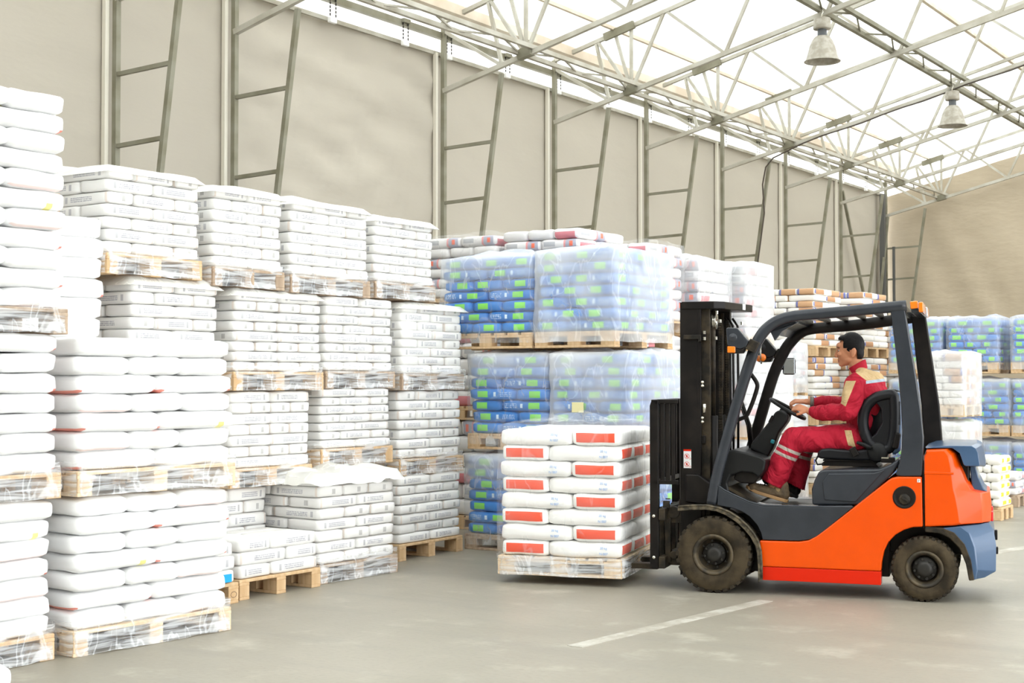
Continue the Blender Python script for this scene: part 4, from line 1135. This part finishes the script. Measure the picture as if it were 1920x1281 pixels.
# ---- seat
S0, S1 = .26, .76
P_('seat_suspension', MB().prism([(.76, .935), (1.17, .935), (1.15, .955), (1.17, .972), (.78, .972), (.76, .955)], S0 + .04, S1 - .04).prism([(.77, .972), (1.16, .972), (1.17, .985), (.77, .985)], S0 + .02, S1 - .02), 'black', .003)
P_('seat_cushion', MB().prism([(.738, .99), (.728, 1.03), (.755, 1.062), (.82, 1.068), (1.0, 1.055), (1.20, 1.08), (1.22, .985), (1.0, .98)], S0, S1), 'vinyl', .028, seg=4, label='black vinyl seat cushion')
bk = smoothpath([(1.085, 1.06), (1.06, 1.18), (1.055, 1.28), (1.075, 1.38), (1.12, 1.45), (1.19, 1.488), (1.26, 1.49), (1.315, 1.48), (1.315, 1.30), (1.28, 1.05), (1.22, .99), (1.14, 1.0), (1.085, 1.06)], 4)[:-1]
ring = lambda y, k: [(1.21 + (a - 1.21) * k, y, 1.26 + (b - 1.26) * k) for a, b in bk]
P_('seat_back', MB().loft([ring(S0 + .10, .80), ring(S0 + .13, .86), ring(S1 - .13, .86), ring(S1 - .10, .80)]), 'vinyl', smooth=True, label='black vinyl backrest')
# side bolster ring (armrest-like loop)
loop = smoothpath([(1.10, 1.115), (1.068, 1.20), (1.062, 1.29), (1.085, 1.375), (1.135, 1.43), (1.20, 1.455), (1.27, 1.46), (1.285, 1.40), (1.28, 1.20), (1.25, 1.08), (1.17, 1.07), (1.10, 1.115)], 5)[:-1]
for y in (S0 + .02, S1 - .02):
    P_('wing_panel', MB().prism([(1.17, 1.44), (1.28, 1.46), (1.29, 1.10), (1.14, 1.08), (1.10, 1.14), (1.15, 1.18), (1.195, 1.26), (1.19, 1.36), (1.15, 1.41)], y - .02, y + .03), 'vinyl', .015)
    P_('seat_bolster', MB().tube([(a, y, b) for a, b in loop], .040, 12, closed=True), 'vinyl', smooth=True, label='padded side wing of the backrest')
P_('seat_shell', MB().prism([(1.235, 1.48), (1.33, 1.482), (1.342, 1.30), (1.325, 1.05), (1.27, 1.02), (1.255, 1.10), (1.265, 1.30)], S0 + .01, S1 - .01), 'skytint_grey', .02, label='glossy dark grey shell of the backrest, sky reflection coloured in')
P_('shell_rib', MB().box((1.305, S0 + .004, 1.33), (.045, .012, .17)).box((1.305, S0 + .001, 1.29), (.03, .012, .004)).box((1.305, S0 + .001, 1.30), (.03, .012, .004)), 'slate', .004)
P_('recliner', MB().lathe([(0, -.02), (.06, -.02), (.075, -.005), (.075, .03)], (1.165, S0, 1.045), 'Y', 24).tube([(1.12, S0 - .03, 1.075), (1.07, S0 - .04, 1.10), (1.02, S0 - .04, 1.115)], [.018, .016, .012], 10), 'plastic', smooth=True)
P_('belt_buckle', MB().box((1.0, S0 - .02, 1.045), (.05, .03, .07), 0, -.5), 'black', .008)
P_('belt_strap', MB().box((1.30, S0 - .01, 1.13), (.045, .05, .12), 0, .2), 'black', .015)
P_('belt_reel', MB().box((1.24, S0 - .02, .99), (.10, .05, .04)), 'black', .008)
P_('seat_rail', MB().tube([(.775, S0 + .02, .95), (.73, S0 + .02, .945), (.718, S0 + .02, .975), (.735, S0 + .02, 1.01)], .007, 6), 'black', smooth=True)
P_('bolt', MB().box((1.22, S0 - .04, 1.005), (.05, .01, .012)), 'chrome')

# ---- mast
Z0, Z1 = .10, 2.16
def channel(u0, u1, y, s_, t_=.03, fl=.06):
    """C-channel: web facing out, flanges toward the centre (s_ = +1 inwards)"""
    m = MB()
    m.box(((u0 + u1) / 2, y + s_ * t_ / 2, (Z0 + Z1) / 2), (u1 - u0, t_, Z1 - Z0))
    for u in (u0 + .012, u1 - .012): m.box((u, y + s_ * fl / 2, (Z0 + Z1) / 2), (.024, fl, Z1 - Z0))
    return m
P_('outer_mast_channel', channel(-.285, -.125, .20, 1), 'black', .004, label='black outer mast channel')
P_('outer_mast_channel', channel(-.285, -.125, .86, -1), 'black', .004)
P_('inner_mast_channel', MB().box((-.10, .27, 1.14), (.075, .05, 1.98)).box((-.10, .79, 1.14), (.075, .05, 1.98)), 'blackdirty', .005)
P_('far_mast_rail', MB().box((-.035, .80, 1.13), (.075, .07, 2.0)).box((-.085, .70, 1.10), (.03, .05, 1.9)), 'black', .005)
P_('mast_crossbeam', MB().prism([(-.285, 0), (.06, 0), (.155, .0), (.155, .001)], 0, .001), 'black') if False else None
m = MB()
poly = [(-.27, .19), (-.02, .19), (.05, .26), (.165, .80), (.165, .87), (-.27, .87)]
vs = [(x, y, 2.165) for x, y in poly] + [(x, y, 2.108) for x, y in poly]
n = 6
m.add(vs, [tuple(range(6)), tuple(reversed(range(6, 12)))] + [(i, (i + 1) % 6, (i + 1) % 6 + 6, i + 6) for i in range(6)])
P_('top_tie_plate', m, 'black', .006, label='black tie plate across the mast top')
P_('top_decal', MB().box((.1335, .64, 2.14), (.004, .055, .045), -.21), 'white')
P_('mast_crossbeam', MB().box((-.12, .53, 1.90), (.06, .62, .06)).box((-.12, .53, .30), (.06, .62, .10)).box((-.12, .53, 1.12), (.05, .62, .06)), 'black', .005)
P_('side_bracket', MB().box((-.185, .188, 1.895), (.13, .03, .035)).box((-.128, .19, 1.885), (.02, .03, .05)), 'blackdirty', .004)
for y in (.28, .78): P_('mast_foot', MB().box((-.20, y, .42), (.20, .12, .50)), 'blackdirty', .01)
P_('mast_boss', MB().prism([(-.24, .86), (-.14, .86), (-.04, .79), (-.03, .66), (-.10, .635), (-.24, .65)], .17, .24), 'black', .012)
P_('lift_cylinder', MB().tube([(-.055, .34, .3), (-.055, .34, 1.30)], .035, 16).tube([(-.055, .72, .3), (-.055, .72, 1.30)], .035, 16), 'black', smooth=True)
P_('piston_rod', MB().tube([(-.055, .34, 1.30), (-.055, .34, 2.10)], .019, 12).tube([(-.055, .72, 1.30), (-.055, .72, 2.10)], .019, 12), 'blackdirty', smooth=True)
def chain(x, y, z0, z1):
    m = MB(); z = z0
    while z < z1:
        m.box((x, y, z), (.030, .012, .013)); m.box((x, y + .012, z + .010), (.022, .012, .013)); z += .020
    return m
for x, y in ((-.012, .42), (.005, .62)):
    o = P_('lift_chain', chain(x, y, .7, 2.04), 'blackdirty'); o['kind'] = 'stuff'
for x, y in ((-.085, .30),):
    P_('hose', MB().tube([(x, y, .9), (x, y, 1.7), (x + .01, y, 1.95)], .013, 8), 'black', smooth=True)
for k, (x, y) in enumerate(((.012, .70), (.028, .74), (.052, .82))):
    P_('hose', MB().tube([(x, y, .8), (x + .005, y, 1.5), (x, y, 2.0), (x - .04, y, 2.06)], .010, 8), 'black', smooth=True)
P_('hose_pulley', MB().lathe([(.060, -.014), (.066, -.016), (.058, -.004), (.058, .004), (.066, .016), (.060, .014), (.02, .01), (.02, -.01), (.060, -.014)], (-.045, .36, 2.02), 'X', 28), 'chrome', smooth=True, label='steel hose pulley')
P_('hose_loop', MB().tube([(-.075, .33 + .055 * math.cos(t), 2.03 + .055 * math.sin(t)) for t in [PI * i / 10 for i in range(11)]] + [(-.075, .275, 1.9)], .007, 6), 'chrome', smooth=True)
for (x, z) in ((-.112, 1.555), (-.112, 1.527), (-.113, 1.285), (-.113, 1.255)):
    P_('bolt', MB().lathe([(0, -.012), (.007, -.012), (.012, -.006), (.012, .012)], (x, .205, z), 'Y', 14), 'chrome', smooth=True)
P_('hose_fitting', MB().tube([(-.098, .205, 1.39), (-.098, .205, 1.35), (-.098, .205, 1.345), (-.098, .205, 1.325)], [.013, .013, .010, .014], 12), 'chrome', smooth=True)
for (x, y, z) in ((-.02, .30, 2.085), (.0, .33, 2.02), (-.03, .32, 1.89), (-.10, .22, 1.93), (-.10, .22, 1.885), (.085, .82, 2.02)):
    P_('fitting', MB().tube([(x, y, z - .012), (x, y, z + .012)], .011, 6), 'chrome')
P_('warning_decal', MB().box((-.228, .1985, .975), (.058, .003, .14)), 'white', label='white and red pictogram sticker')
P_('warning_decal_band', MB().box((-.228, .1965, 1.040), (.058, .003, .013)), 'red')
m = MB()
for zc_ in (.995, .935):
    m.tube([(-.232 + .018 * math.cos(t), .1965, zc_ + .018 * math.sin(t)) for t in [2 * PI * i / 16 for i in range(16)]], .0016, 4, closed=True)
    m.box((-.232, .1965, zc_), (.036, .002, .003), 0, PI / 4).box((-.232, .1965, zc_), (.010, .002, .018))
    m.tube([(-.207 + .006 * math.cos(t), .1965, zc_ - .018 + .006 * math.sin(t)) for t in [2 * PI * i / 10 for i in range(10)]], .001, 4, closed=True)
P_('warning_decal_print', m, 'red')

# ---- carriage, load backrest, forks
P_('backrest_post', MB().prism([(-.497, .150), (-.497, 1.375), (-.488, 1.405), (-.455, 1.422), (-.43, 1.422), (-.43, .15)], .10, .15), 'black', .006, label='black side post of the load backrest')
P_('backrest_post', MB().prism([(-.497, .150), (-.497, 1.375), (-.488, 1.405), (-.455, 1.422), (-.43, 1.422), (-.43, .15)], WD - .15, WD - .10), 'black', .006)
for z in (1.405, .80): P_('backrest_rail', MB().box((-.46, WD / 2, z), (.05, WD - .2, .035)), 'black', .004)
for i in range(11):
    P_('backrest_bar', MB().box((-.455, .20 + i * (WD - .4) / 10, 1.10), (.02, .022, .60)), 'black', .003)
P_('side_guard', MB().box((-.36, .125, 1.41), (.16, .04, .03)).box((-.36, .125, .80), (.16, .04, .03)), 'black', .004)
for i in range(3): P_('side_guard_bar', MB().box((-.405 + i * .042, .125, 1.105), (.030, .012, .60)), 'black', .003)
P_('carriage', MB().box((-.40, WD / 2, .56), (.05, WD - .15, .09)).box((-.40, WD / 2, .20), (.05, WD - .15, .09)).box((-.375, .2, .40), (.045, .05, .42)).box((-.375, WD - .2, .40), (.045, .05, .42)), 'blackdirty', .008)
for z, rr in ((.57, .045), (.25, .03)):
    P_('carriage_roller', MB().lathe([(0, 0), (rr, 0), (rr, .05), (0, .05)], (-.33, .17, z), 'Y', 18), 'blackdirty', .004)
    P_('roller_bracket', MB().box((-.335, .225, z - .03), (.12, .06, .10)), 'blackdirty', .004)
P_('carriage_latch', MB().box((-.375, .13, .635), (.05, .03, .05)).box((-.365, .13, .675), (.035, .02, .008)), 'blackdirty', .004)
for z in (.545, .235): P_('bolt', MB().lathe([(0, -.014), (.008, -.014), (.014, -.006), (.014, .008)], (-.465, .10, z), 'Y', 12), 'chrome', smooth=True)
for y in (.32, .72):
    P_('fork', MB().prism([(-.425, .60), (-.460, .60), (-.468, .20), (-.49, .165), (-1.55, .150), (-1.60, .142), (-1.60, .134), (-1.53, .124), (-.48, .122), (-.44, .14), (-.422, .18)], y - .05, y + .05), 'blackdirty', .004, label='steel fork arm')
P_('tilt_cylinder', MB().tube([(-.05, .20, .52), (.20, .20, .50)], .03, 12), 'black', smooth=True)

# ================================================================ load on the forks
def fw_(u, v_, z=0):   # forklift-local (u, toward far side) -> world
    return (FO[0] + u * math.cos(FA) - v_ * math.sin(FA), FO[1] + u * math.sin(FA) + v_ * math.cos(FA), z)
LC = fw_(-.702, .045)
load('orange', LC[:2], FA, .99, 1.2, .066, 8, .1225, 'five', 'load on the forks', 'wood_pale', 'x', jit=.007, first=1, pgroup='pallet on the forks')
film_shell(LC[:2], FA, .99, 1.2, .075, .066 + PAL_H + 8 * .1225 + .03, 'film_clear', 'thin clear film hood over the sacks on the forks', True, .014, .012, .08, seed=5)
film_shell(LC[:2], FA, .99, 1.2, .07, .22, 'film_skirt', 'stretch film round the pallet on the forks', top=False, puff=.016, rough=.02, seed=9)
# ================================================================ driver
PO = Vector((.98, .50, 1.06))                       # seat point in forklift frame
pw = fw_(PO.x, PO.y, PO.z)
person = thing('person', 'driver in red and beige work clothes sitting in profile, hands on steering wheel', 'person', pw, FA)
def L3(p): return Vector(p) - PO
def cap(mb, a, b, ra, rb, n=14):
    """closed tapered capsule from a to b"""
    a, b = Vector(a), Vector(b); d = (b - a); ln = d.length; d.normalize()
    pts = []; rr = []
    for i in range(5): t = -math.cos(i / 4 * PI / 2); pts.append(a + d * ra * t); rr.append(max(.001, ra * math.sin(i / 4 * PI / 2)))
    for i in range(1, 4): pts.append(a + d * ln * i / 4); rr.append(ra + (rb - ra) * i / 4)
    for i in range(5): t = math.sin(i / 4 * PI / 2); pts.append(b + d * rb * t); rr.append(max(.001, rb * math.cos(i / 4 * PI / 2)))
    return mb.tube(pts, rr, n)
def sculpt(name, mb, mat, voxel, smooth, parent, disp=None, post=None, label=None):
    """fuse closed pieces into one surface (remesh), relax, then bake"""
    o = link(name, mb.mesh(name), None)
    m = o.modifiers.new('r', 'REMESH'); m.mode = 'VOXEL'; m.voxel_size = voxel
    m = o.modifiers.new('s', 'SMOOTH'); m.iterations = smooth; m.factor = .5
    bpy.context.view_layer.update()
    dg = bpy.context.evaluated_depsgraph_get()
    me = bpy.data.meshes.new_from_object(o.evaluated_get(dg)); me.name = name
    o.modifiers.clear(); old = o.data; o.data = me; bpy.data.meshes.remove(old)
    if disp:
        me.calc_loop_triangles()
        ns = [v.normal.copy() for v in me.vertices]
        for v, n_ in zip(me.vertices, ns): v.co += n_ * disp(v.co)
    me.materials.clear()
    for q in (mat if isinstance(mat, (list, tuple)) else [mat]): me.materials.append(MAT[q])
    if post:
        for p in me.polygons: p.material_index = post(p.center, p.normal)
    me.polygons.foreach_set('use_smooth', [True] * len(me.polygons))
    o.parent = parent
    if label: o['label'] = label
    return o
NY = .34; FY = .66        # near / far shoulder (y grows away from the camera)
HC = Vector((.950, .50, 1.800))      # head centre
# ---- continuous body: head, neck, trunk, arms with hands, legs, feet
b = MB()
b.ell(L3((.962, .50, 1.815)), (.092, .076, .106), 24, 16)              # cranium
b.ell(L3((.925, .50, 1.775)), (.068, .062, .095), 20, 12)              # face
b.ell(L3((.914, .50, 1.717)), (.046, .042, .040), 16, 10)              # jaw
b.ell(L3((.889, .50, 1.692)), (.023, .025, .022), 12, 8)               # chin
b.ell(L3((.940, .50, 1.725)), (.058, .058, .035), 16, 10)
b.ell(L3((.874, .50, 1.826)), (.024, .046, .030), 12, 8)               # brow
b.ell(L3((.875, .50, 1.722)), (.017, .026, .009), 12, 8)
b.ell(L3((.878, .50, 1.706)), (.017, .024, .008), 12, 8)               # lips
cap(b, L3((.864, .50, 1.805)), L3((.846, .50, 1.756)), .009, .0125, 10)   # nose
b.ell(L3((.850, .50, 1.748)), (.014, .017, .009), 10, 8)
for s_ in (-1, 1):
    b.ell(L3((.880, .50 + s_ * .045, 1.766)), (.022, .012, .016), 10, 8)  # cheek
    R = Matrix.Rotation(.25, 3, 'Y')
    b.ell(L3((.984, .50 + s_ * .077, 1.778)), (.019, .010, .034), 12, 8, R)  # ear
    b.ell(L3((.975, .50 + s_ * .075, 1.755)), (.011, .009, .016), 10, 8)
cap(b, L3((.975, .50, 1.75)), L3((1.035, .50, 1.60)), .052, .062)      # neck
cap(b, L3((1.09, .50, 1.50)), L3((1.04, .50, 1.15)), .08, .08)         # trunk
cap(b, L3((1.04, NY + .05, 1.52)), L3((1.04, FY - .05, 1.52)), .045, .045)
def hand(b, wrist, palm_dir, up, curl_c, mirror=1, spread=1.0):
    """palm box-ish, four curled fingers, thumb from the palm's side"""
    w = Vector(wrist); d = Vector(palm_dir).normalized(); u = Vector(up); u = (u - d * u.dot(d)).normalized()   # u = back of hand
    s_ = d.cross(u) * mirror                                                                                   # towards little finger
    cap(b, w - d * .05, w, .027, .024, 10)
    for k in (-1.4, -.5, .5, 1.4): cap(b, w + s_ * k * .010, w + d * .075 + s_ * k * .0175, .0135, .0115, 8)
    lens = (.040, .045, .042, .033)
    for k, q in enumerate((-1.5, -.5, .5, 1.5)):
        p = w + d * .082 + s_ * q * .019; l = lens[k]; rr = (.0092, .0095, .0090, .0078)[k]
        p1 = p + (d * .80 - u * .60).normalized() * l
        p2 = p1 + (d * -.15 - u * 1.0).normalized() * l * .72
        p3 = p2 + (d * -.9 - u * .45).normalized() * l * .55
        cap(b, p, p1, rr * 1.1, rr, 8); cap(b, p1, p2, rr, rr * .93, 8); cap(b, p2, p3, rr * .93, rr * .82, 8)
    t0 = w + d * .022 - s_ * .022; t1 = t0 - s_ * .028 + d * .028 - u * .014; t2 = t1 + d * .030 - s_ * .004 - u * .018; t3 = t2 + d * .020 + s_ * .006 - u * .012
    cap(b, t0, t1, .014, .0115, 8); cap(b, t1, t2, .0115, .0098, 8); cap(b, t2, t3, .0098, .008, 8)
NW = L3((.662, .395, 1.335)); FWR = L3((.640, .615, 1.405))
NE = L3((.965, .262, 1.340)); FE = L3((.890, .72, 1.385))
NS = L3((1.015, .318, 1.545)); FS = L3((1.03, .685, 1.545))
hand(b, NW + Vector((-.010, 0, .006)), (-.90, .12, .30), (-.28, -.55, .80), 0, 1)
hand(b, FWR + Vector((-.03, 0, 0)), (-.95, -.12, .04), (-.10, -.35, .92), 0, -1)
cap(b, NW, NE, .028, .040); cap(b, NE, NS, .040, .045); cap(b, FWR, FE, .026, .033); cap(b, FE, FS, .04, .05)
NH = L3((1.00, .41, 1.125)); FH = L3((1.00, .59, 1.125)); NK = L3((.545, .36, 1.125)); FK = L3((.60, .62, 1.11))
NA = L3((.385, .36, .775)); FA_ = L3((.500, .60, .76))
cap(b, NH, NK, .07, .05); cap(b, FH, FK, .07, .05); cap(b, NK, NA, .05, .035); cap(b, FK, FA_, .05, .035)
cap(b, NA, L3((.43, .36, .70)), .034, .03); cap(b, FA_, L3((.50, .6, .70)), .034, .03)
sculpt('body', b, ['skin', 'lip'], .0042, 6, person, None,
       lambda c, n: 1 if abs(c.x + PO.x - .861) < .016 and abs(c.y + PO.y - .5) < .022 and abs(c.z + PO.z - (1.7135)) < .0035 else 0)
for s_ in (-1, 1):
    e = part('eye', MB().ell(L3((.878, .50 + s_ * .031, 1.792)), (.0105, .0105, .0075), 14, 10), 'eye', person, smooth=True)
    part('iris', MB().ell(L3((.8695, .50 + s_ * .031, 1.790)), (.005, .005, .005), 10, 8), 'iris', e, smooth=True)
    part('eyebrow', MB().tube([L3((.855, .50 + s_ * .014, 1.815)), L3((.860, .50 + s_ * .032, 1.820)), L3((.880, .50 + s_ * .050, 1.812))], [.0022, .0034, .0018], 6), 'hair', person, smooth=True)
# ---- hair
h = MB()
h.ell(L3((.966, .50, 1.831)), (.095, .082, .102), 28, 18)
h.ell(L3((.912, .50, 1.880)), (.048, .060, .030), 16, 10)
h.ell(L3((1.004, .50, 1.780)), (.052, .069, .075), 18, 12)
ho = sculpt('hair', h, 'hair', .0045, 4, person, lambda c: .0012 * noise.noise(c * 70))
me = ho.data; bm = bmesh.new(); bm.from_mesh(me)
kill = []
for f in bm.faces:
    c = f.calc_center_median() + PO
    u, y, z = c.x, abs(c.y - .50), c.z
    face = u < .905 and z < 1.868 + (.905 - u) * .1                        # forehead line
    temple = u < .955 and z < 1.835 and u < .905 + .06
    side = u < .948 + max(0, (1.80 - z)) * 0 and z < 1.845
    ear = .955 <= u < 1.008 and z < 1.795
    if face or (u < .908 and z < 1.862) or (u < .935 and z < 1.808) or ear or (u < .965 and z < 1.772) or z < 1.712: kill.append(f)
bmesh.ops.delete(bm, geom=kill, context='FACES'); bm.to_mesh(me); bm.free()
so = ho.modifiers.new('t', 'SOLIDIFY'); so.thickness = .012; so.offset = -1
# ---- trousers
def cloth(name, base, zones):
    """red work cloth with sewn-on panels; zones = (colour, [planes a*x+b*y+c*z > d]) in forklift coordinates"""
    t = NT(name)
    x, y, z = t.xyz(t.coord('Object'))
    c = base
    for col, planes in zones:
        m = None
        for (A, B, C_, D) in planes:
            D2 = D - (A * PO.x + B * PO.y + C_ * PO.z)
            v = t.math('ADD', t.math('ADD', t.math('MULTIPLY', x, A), t.math('MULTIPLY', y, B)), t.math('MULTIPLY', z, C_))
            g = t.gt(v, D2); m = g if m is None else t.mul(m, g)
        c = t.mix(m, c, col)
    w = t.noise(5.5, 3, t.coord('Object', (1, 1, .75)), .5, 1.4)
    t.bump(t.math('ADD', t.math('ABSOLUTE', t.math('SUBTRACT', w, .5)), t.math('MULTIPLY', t.noise(18, 4, t.coord('Object')), .12)), .7, .10)
    return t.fin(c, .75, 0, None, .25)
def slab(d, p0, s0, s1):
    """two planes for s0 < (p - p0).d < s1"""
    k = sum(d[i] * p0[i] for i in range(3))
    return [(d[0], d[1], d[2], s0 + k), (-d[0], -d[1], -d[2], -s1 - k)]
def ridged(sc, amp, seed=0, an=(1, 1, 1)):
    def f(c):
        q = Vector((c.x * an[0], c.y * an[1], c.z * an[2])) * sc + Vector((seed, seed * .7, 0))
        return amp * (.30 - abs(noise.noise(q)) * 1.6) + amp * .5 * noise.noise(q * 2.3)
    return f
RED = (.43, .010, .030); BEIGE = (.60, .42, .215); TAPE = (.45, .39, .34)
KW, AW, KF, AF = NK + PO, NA + PO, FK + PO, FA_ + PO
dn = (AW - KW).normalized(); df = (AF - KF).normalized()
near = (0, -1, 0, -.485); far = (0, 1, 0, .485)
zt = []
for s0, s1 in ((.068, .092), (.118, .142)):
    zt.append((TAPE, [near] + slab(dn, KW, s0, s1))); zt.append((TAPE, [far] + slab(df, KF, s0, s1)))
zt.append((BEIGE, [(0, -1, 0, -.42), (1, 0, .25, .935 + .29), (-1, 0, -.25, -.985 - .29), (.3, 0, 1, 1.09 + .285), (0, 0, -1, -1.20)]))
MAT['trouser_cloth'] = cloth('trouser_cloth', RED, zt)
MAT['jacket_cloth'] = cloth('jacket_cloth', RED, [
    (BEIGE, [(.79, 0, 1, 1.66 + .79 * .97), (-.15, 0, 1, 1.565 - .15 * 1.09), (0, 0, 1, 1.50)]),
    ((.42, .50, .58), [(1, 0, 0, 1.085), (-.15, 0, 1, 1.543 - .15 * 1.09), (.15, 0, -1, -1.565 + .15 * 1.09)]),
    (BEIGE, [(0, -1, 0, -.30), (.95, 0, -.30, .95 * .941 - .30 * 1.565), (-.93, 0, .36, -.93 * 1.017 + .36 * 1.565), (0, 0, -1, -1.565), (-.47, 0, -.88, -9), (.48, 0, .88, .48 * .945 + .88 * 1.378)]),
])
t = MB()
t.ell(L3((1.02, .50, 1.16)), (.13, .17, .11), 20, 12)
cap(t, NH + Vector((0, 0, .01)), NK, .118, .096, 18); cap(t, FH, FK, .110, .090, 18)
cap(t, NK, L3((.440, .36, .90)), .094, .092, 18); cap(t, L3((.440, .36, .90)), L3((.335, .36, .68)), .092, .094, 18)
cap(t, FK, L3((.560, .60, .92)), .086, .084, 18); cap(t, L3((.560, .60, .92)), L3((.500, .6, .68)), .084, .090, 18)
rt1 = ridged(6.5, .015, 3.3, (1, 1, .8))
to = sculpt('trousers', t, 'trouser_cloth', .0075, 4, person, rt1, None, 'red work trousers with reflective knee bands')
bm = bmesh.new(); bm.from_mesh(to.data)
kill = [f for f in bm.faces if (lambda p: (p.z < .985 - .5 * p.x and p.y < .49) or (p.z < 1.030 - .5 * p.x and p.y >= .49))(f.calc_center_median() + PO)]
bmesh.ops.delete(bm, geom=kill, context='FACES'); bm.to_mesh(to.data); bm.free()
to.modifiers.new('t', 'SOLIDIFY').thickness = .004
# ---- jacket
j = MB()
j.ell(L3((1.075, .50, 1.46)), (.135, .185, .16), 24, 16)
j.ell(L3((1.13, .50, 1.40)), (.13, .165, .16), 24, 16)
j.ell(L3((1.105, .50, 1.54)), (.105, .15, .11), 20, 12)
j.ell(L3((1.06, .50, 1.27)), (.135, .165, .15), 24, 16)
j.ell(L3((1.03, .50, 1.17)), (.135, .165, .08), 24, 16)
cap(j, L3((1.04, .37, 1.575)), L3((1.04, .63, 1.575)), .060, .060, 16)
cap(j, L3((1.035, .46, 1.62)), L3((1.035, .54, 1.62)), .050, .050, 16)
cap(j, NS + Vector((.01, .01, -.01)), L3((1.10, .36, 1.48)), .085, .10, 16)
cap(j, NS, L3((.985, .28, 1.44)), .086, .082, 18); cap(j, L3((.985, .28, 1.44)), NE, .082, .070, 18); cap(j, NE, L3((.73, .365, 1.325)), .068, .054, 18); cap(j, L3((.73, .36, 1.325)), L3((.690, .382, 1.332)), .052, .040, 16)
cap(j, FS, L3((.97, .72, 1.45)), .080, .072, 18); cap(j, L3((.97, .72, 1.45)), FE, .072, .062, 18); cap(j, FE, L3((.70, .65, 1.400)), .060, .048, 18); cap(j, L3((.73, .655, 1.40)), L3((.676, .63, 1.403)), .050, .043, 16)
rj = ridged(7.5, .015, 1.7, (1, 1, .75))
sculpt('jacket', j, 'jacket_cloth', .007, 4, person, rj, None, 'red work jacket with beige yoke and sleeve patch')
# collar
secs = []
for i in range(21):
    a = -2.5 + 5.0 * i / 20
    cx, cyy = 1.008, .50
    x, y = math.cos(a), math.sin(a)
    rx, ry = .062, .062
    lean = .010
    zt = 1.690 + .036 * x; zb = 1.640 + .022 * x
    xo = cx + rx * x
    secs.append([L3((xo + lean, cyy + ry * y * 1.1, zb)), L3((xo - .004, cyy + ry * y, zt)), L3((xo - .014, cyy + ry * y * .93, zt - .002)), L3((xo + .008, cyy + ry * y * .9, zb))])
co = part('collar', MB().loft(secs), 'cloth_red', person, .003, True)
# cuffs, watch strap
part('cuff', MB().tube([NW + (NE - NW).normalized() * .012, NW + (NE - NW).normalized() * .042], [.036, .042], 16), 'cloth_red', person, smooth=True)
part('watch_strap', MB().tube([FWR + Vector((.000, 0, 0)), FWR + Vector((.028, 0.004, 0))], [.040, .041], 16), 'watch', person, smooth=True)
# ---- shoes
def shoe(nm, toe, heel, y, mat, lab=None):
    m = MB(); tx, tz = toe; hx, hz = heel
    d = Vector((tx - hx, 0, tz - hz)); ln = d.length; d.normalize(); u = Vector((-d.z, 0, d.x)) * (-1 if d.x < 0 else 1)
    if u.z < 0: u = -u
    H = L3((hx, y, hz)); q = lambda a, b_, c=0: H + d * a * ln + u * b_ + Vector((0, c, 0))
    cap(m, q(.12, .052), q(.42, .052), .042, .044, 14); cap(m, q(.42, .046), q(.80, .040), .045, .036, 14)
    m.ell(q(.86, .036), (.045, .044, .034), 14, 10); m.ell(q(.70, .036, .006), (.055, .047, .034), 14, 10)
    cap(m, q(.14, .06), q(.20, .115), .046, .042, 14); cap(m, q(.30, .07), q(.24, .12), .040, .034, 14)
    s_ = sculpt(nm, m, mat, .005, 4, person, ridged(30, .003), None, lab)
    b2 = MB()
    secs = []
    for i in range(17):
        a = i / 16; w = .036 + .012 * math.sin(min(1, a * 1.2) * PI * .9 + .3)
        if i in (0, 16): w *= .55
        lift = .018 * max(0, a - .72) / .28 + .004
        secs.append([q(a * 1.02 - .01, lift - .004, -w), q(a * 1.02 - .01, lift - .004, w), q(a * 1.02 - .01, lift + .020, w * 1.03), q(a * 1.02 - .01, lift + .020, -w * 1.03)])
    part('sole', b2.loft(secs), 'sole' if mat == 'shoe' else 'shoe_dark', s_, .005, True)
    m = MB()
    for i in range(4): m.tube([q(.42 + i * .09, .092 - i * .007, -.026), q(.44 + i * .09, .100 - i * .007, 0), q(.42 + i * .09, .092 - i * .007, .026)], .0032, 6)
    part('lace', m, 'shoe_dark', s_, smooth=True)
    return s_
shoe('shoe', (.186, .738), (.498, .650), .36, 'shoe', 'worn brown suede work shoe')
shoe('shoe', (.27, .78), (.540, .665), .60, 'shoe_dark', 'dark far shoe')
part('sock', MB().tube([L3((.44, .36, .79)), L3((.43, .36, .725))], [.040, .042], 14), 'cloth_beige', person, smooth=True)
flush_bags(300)
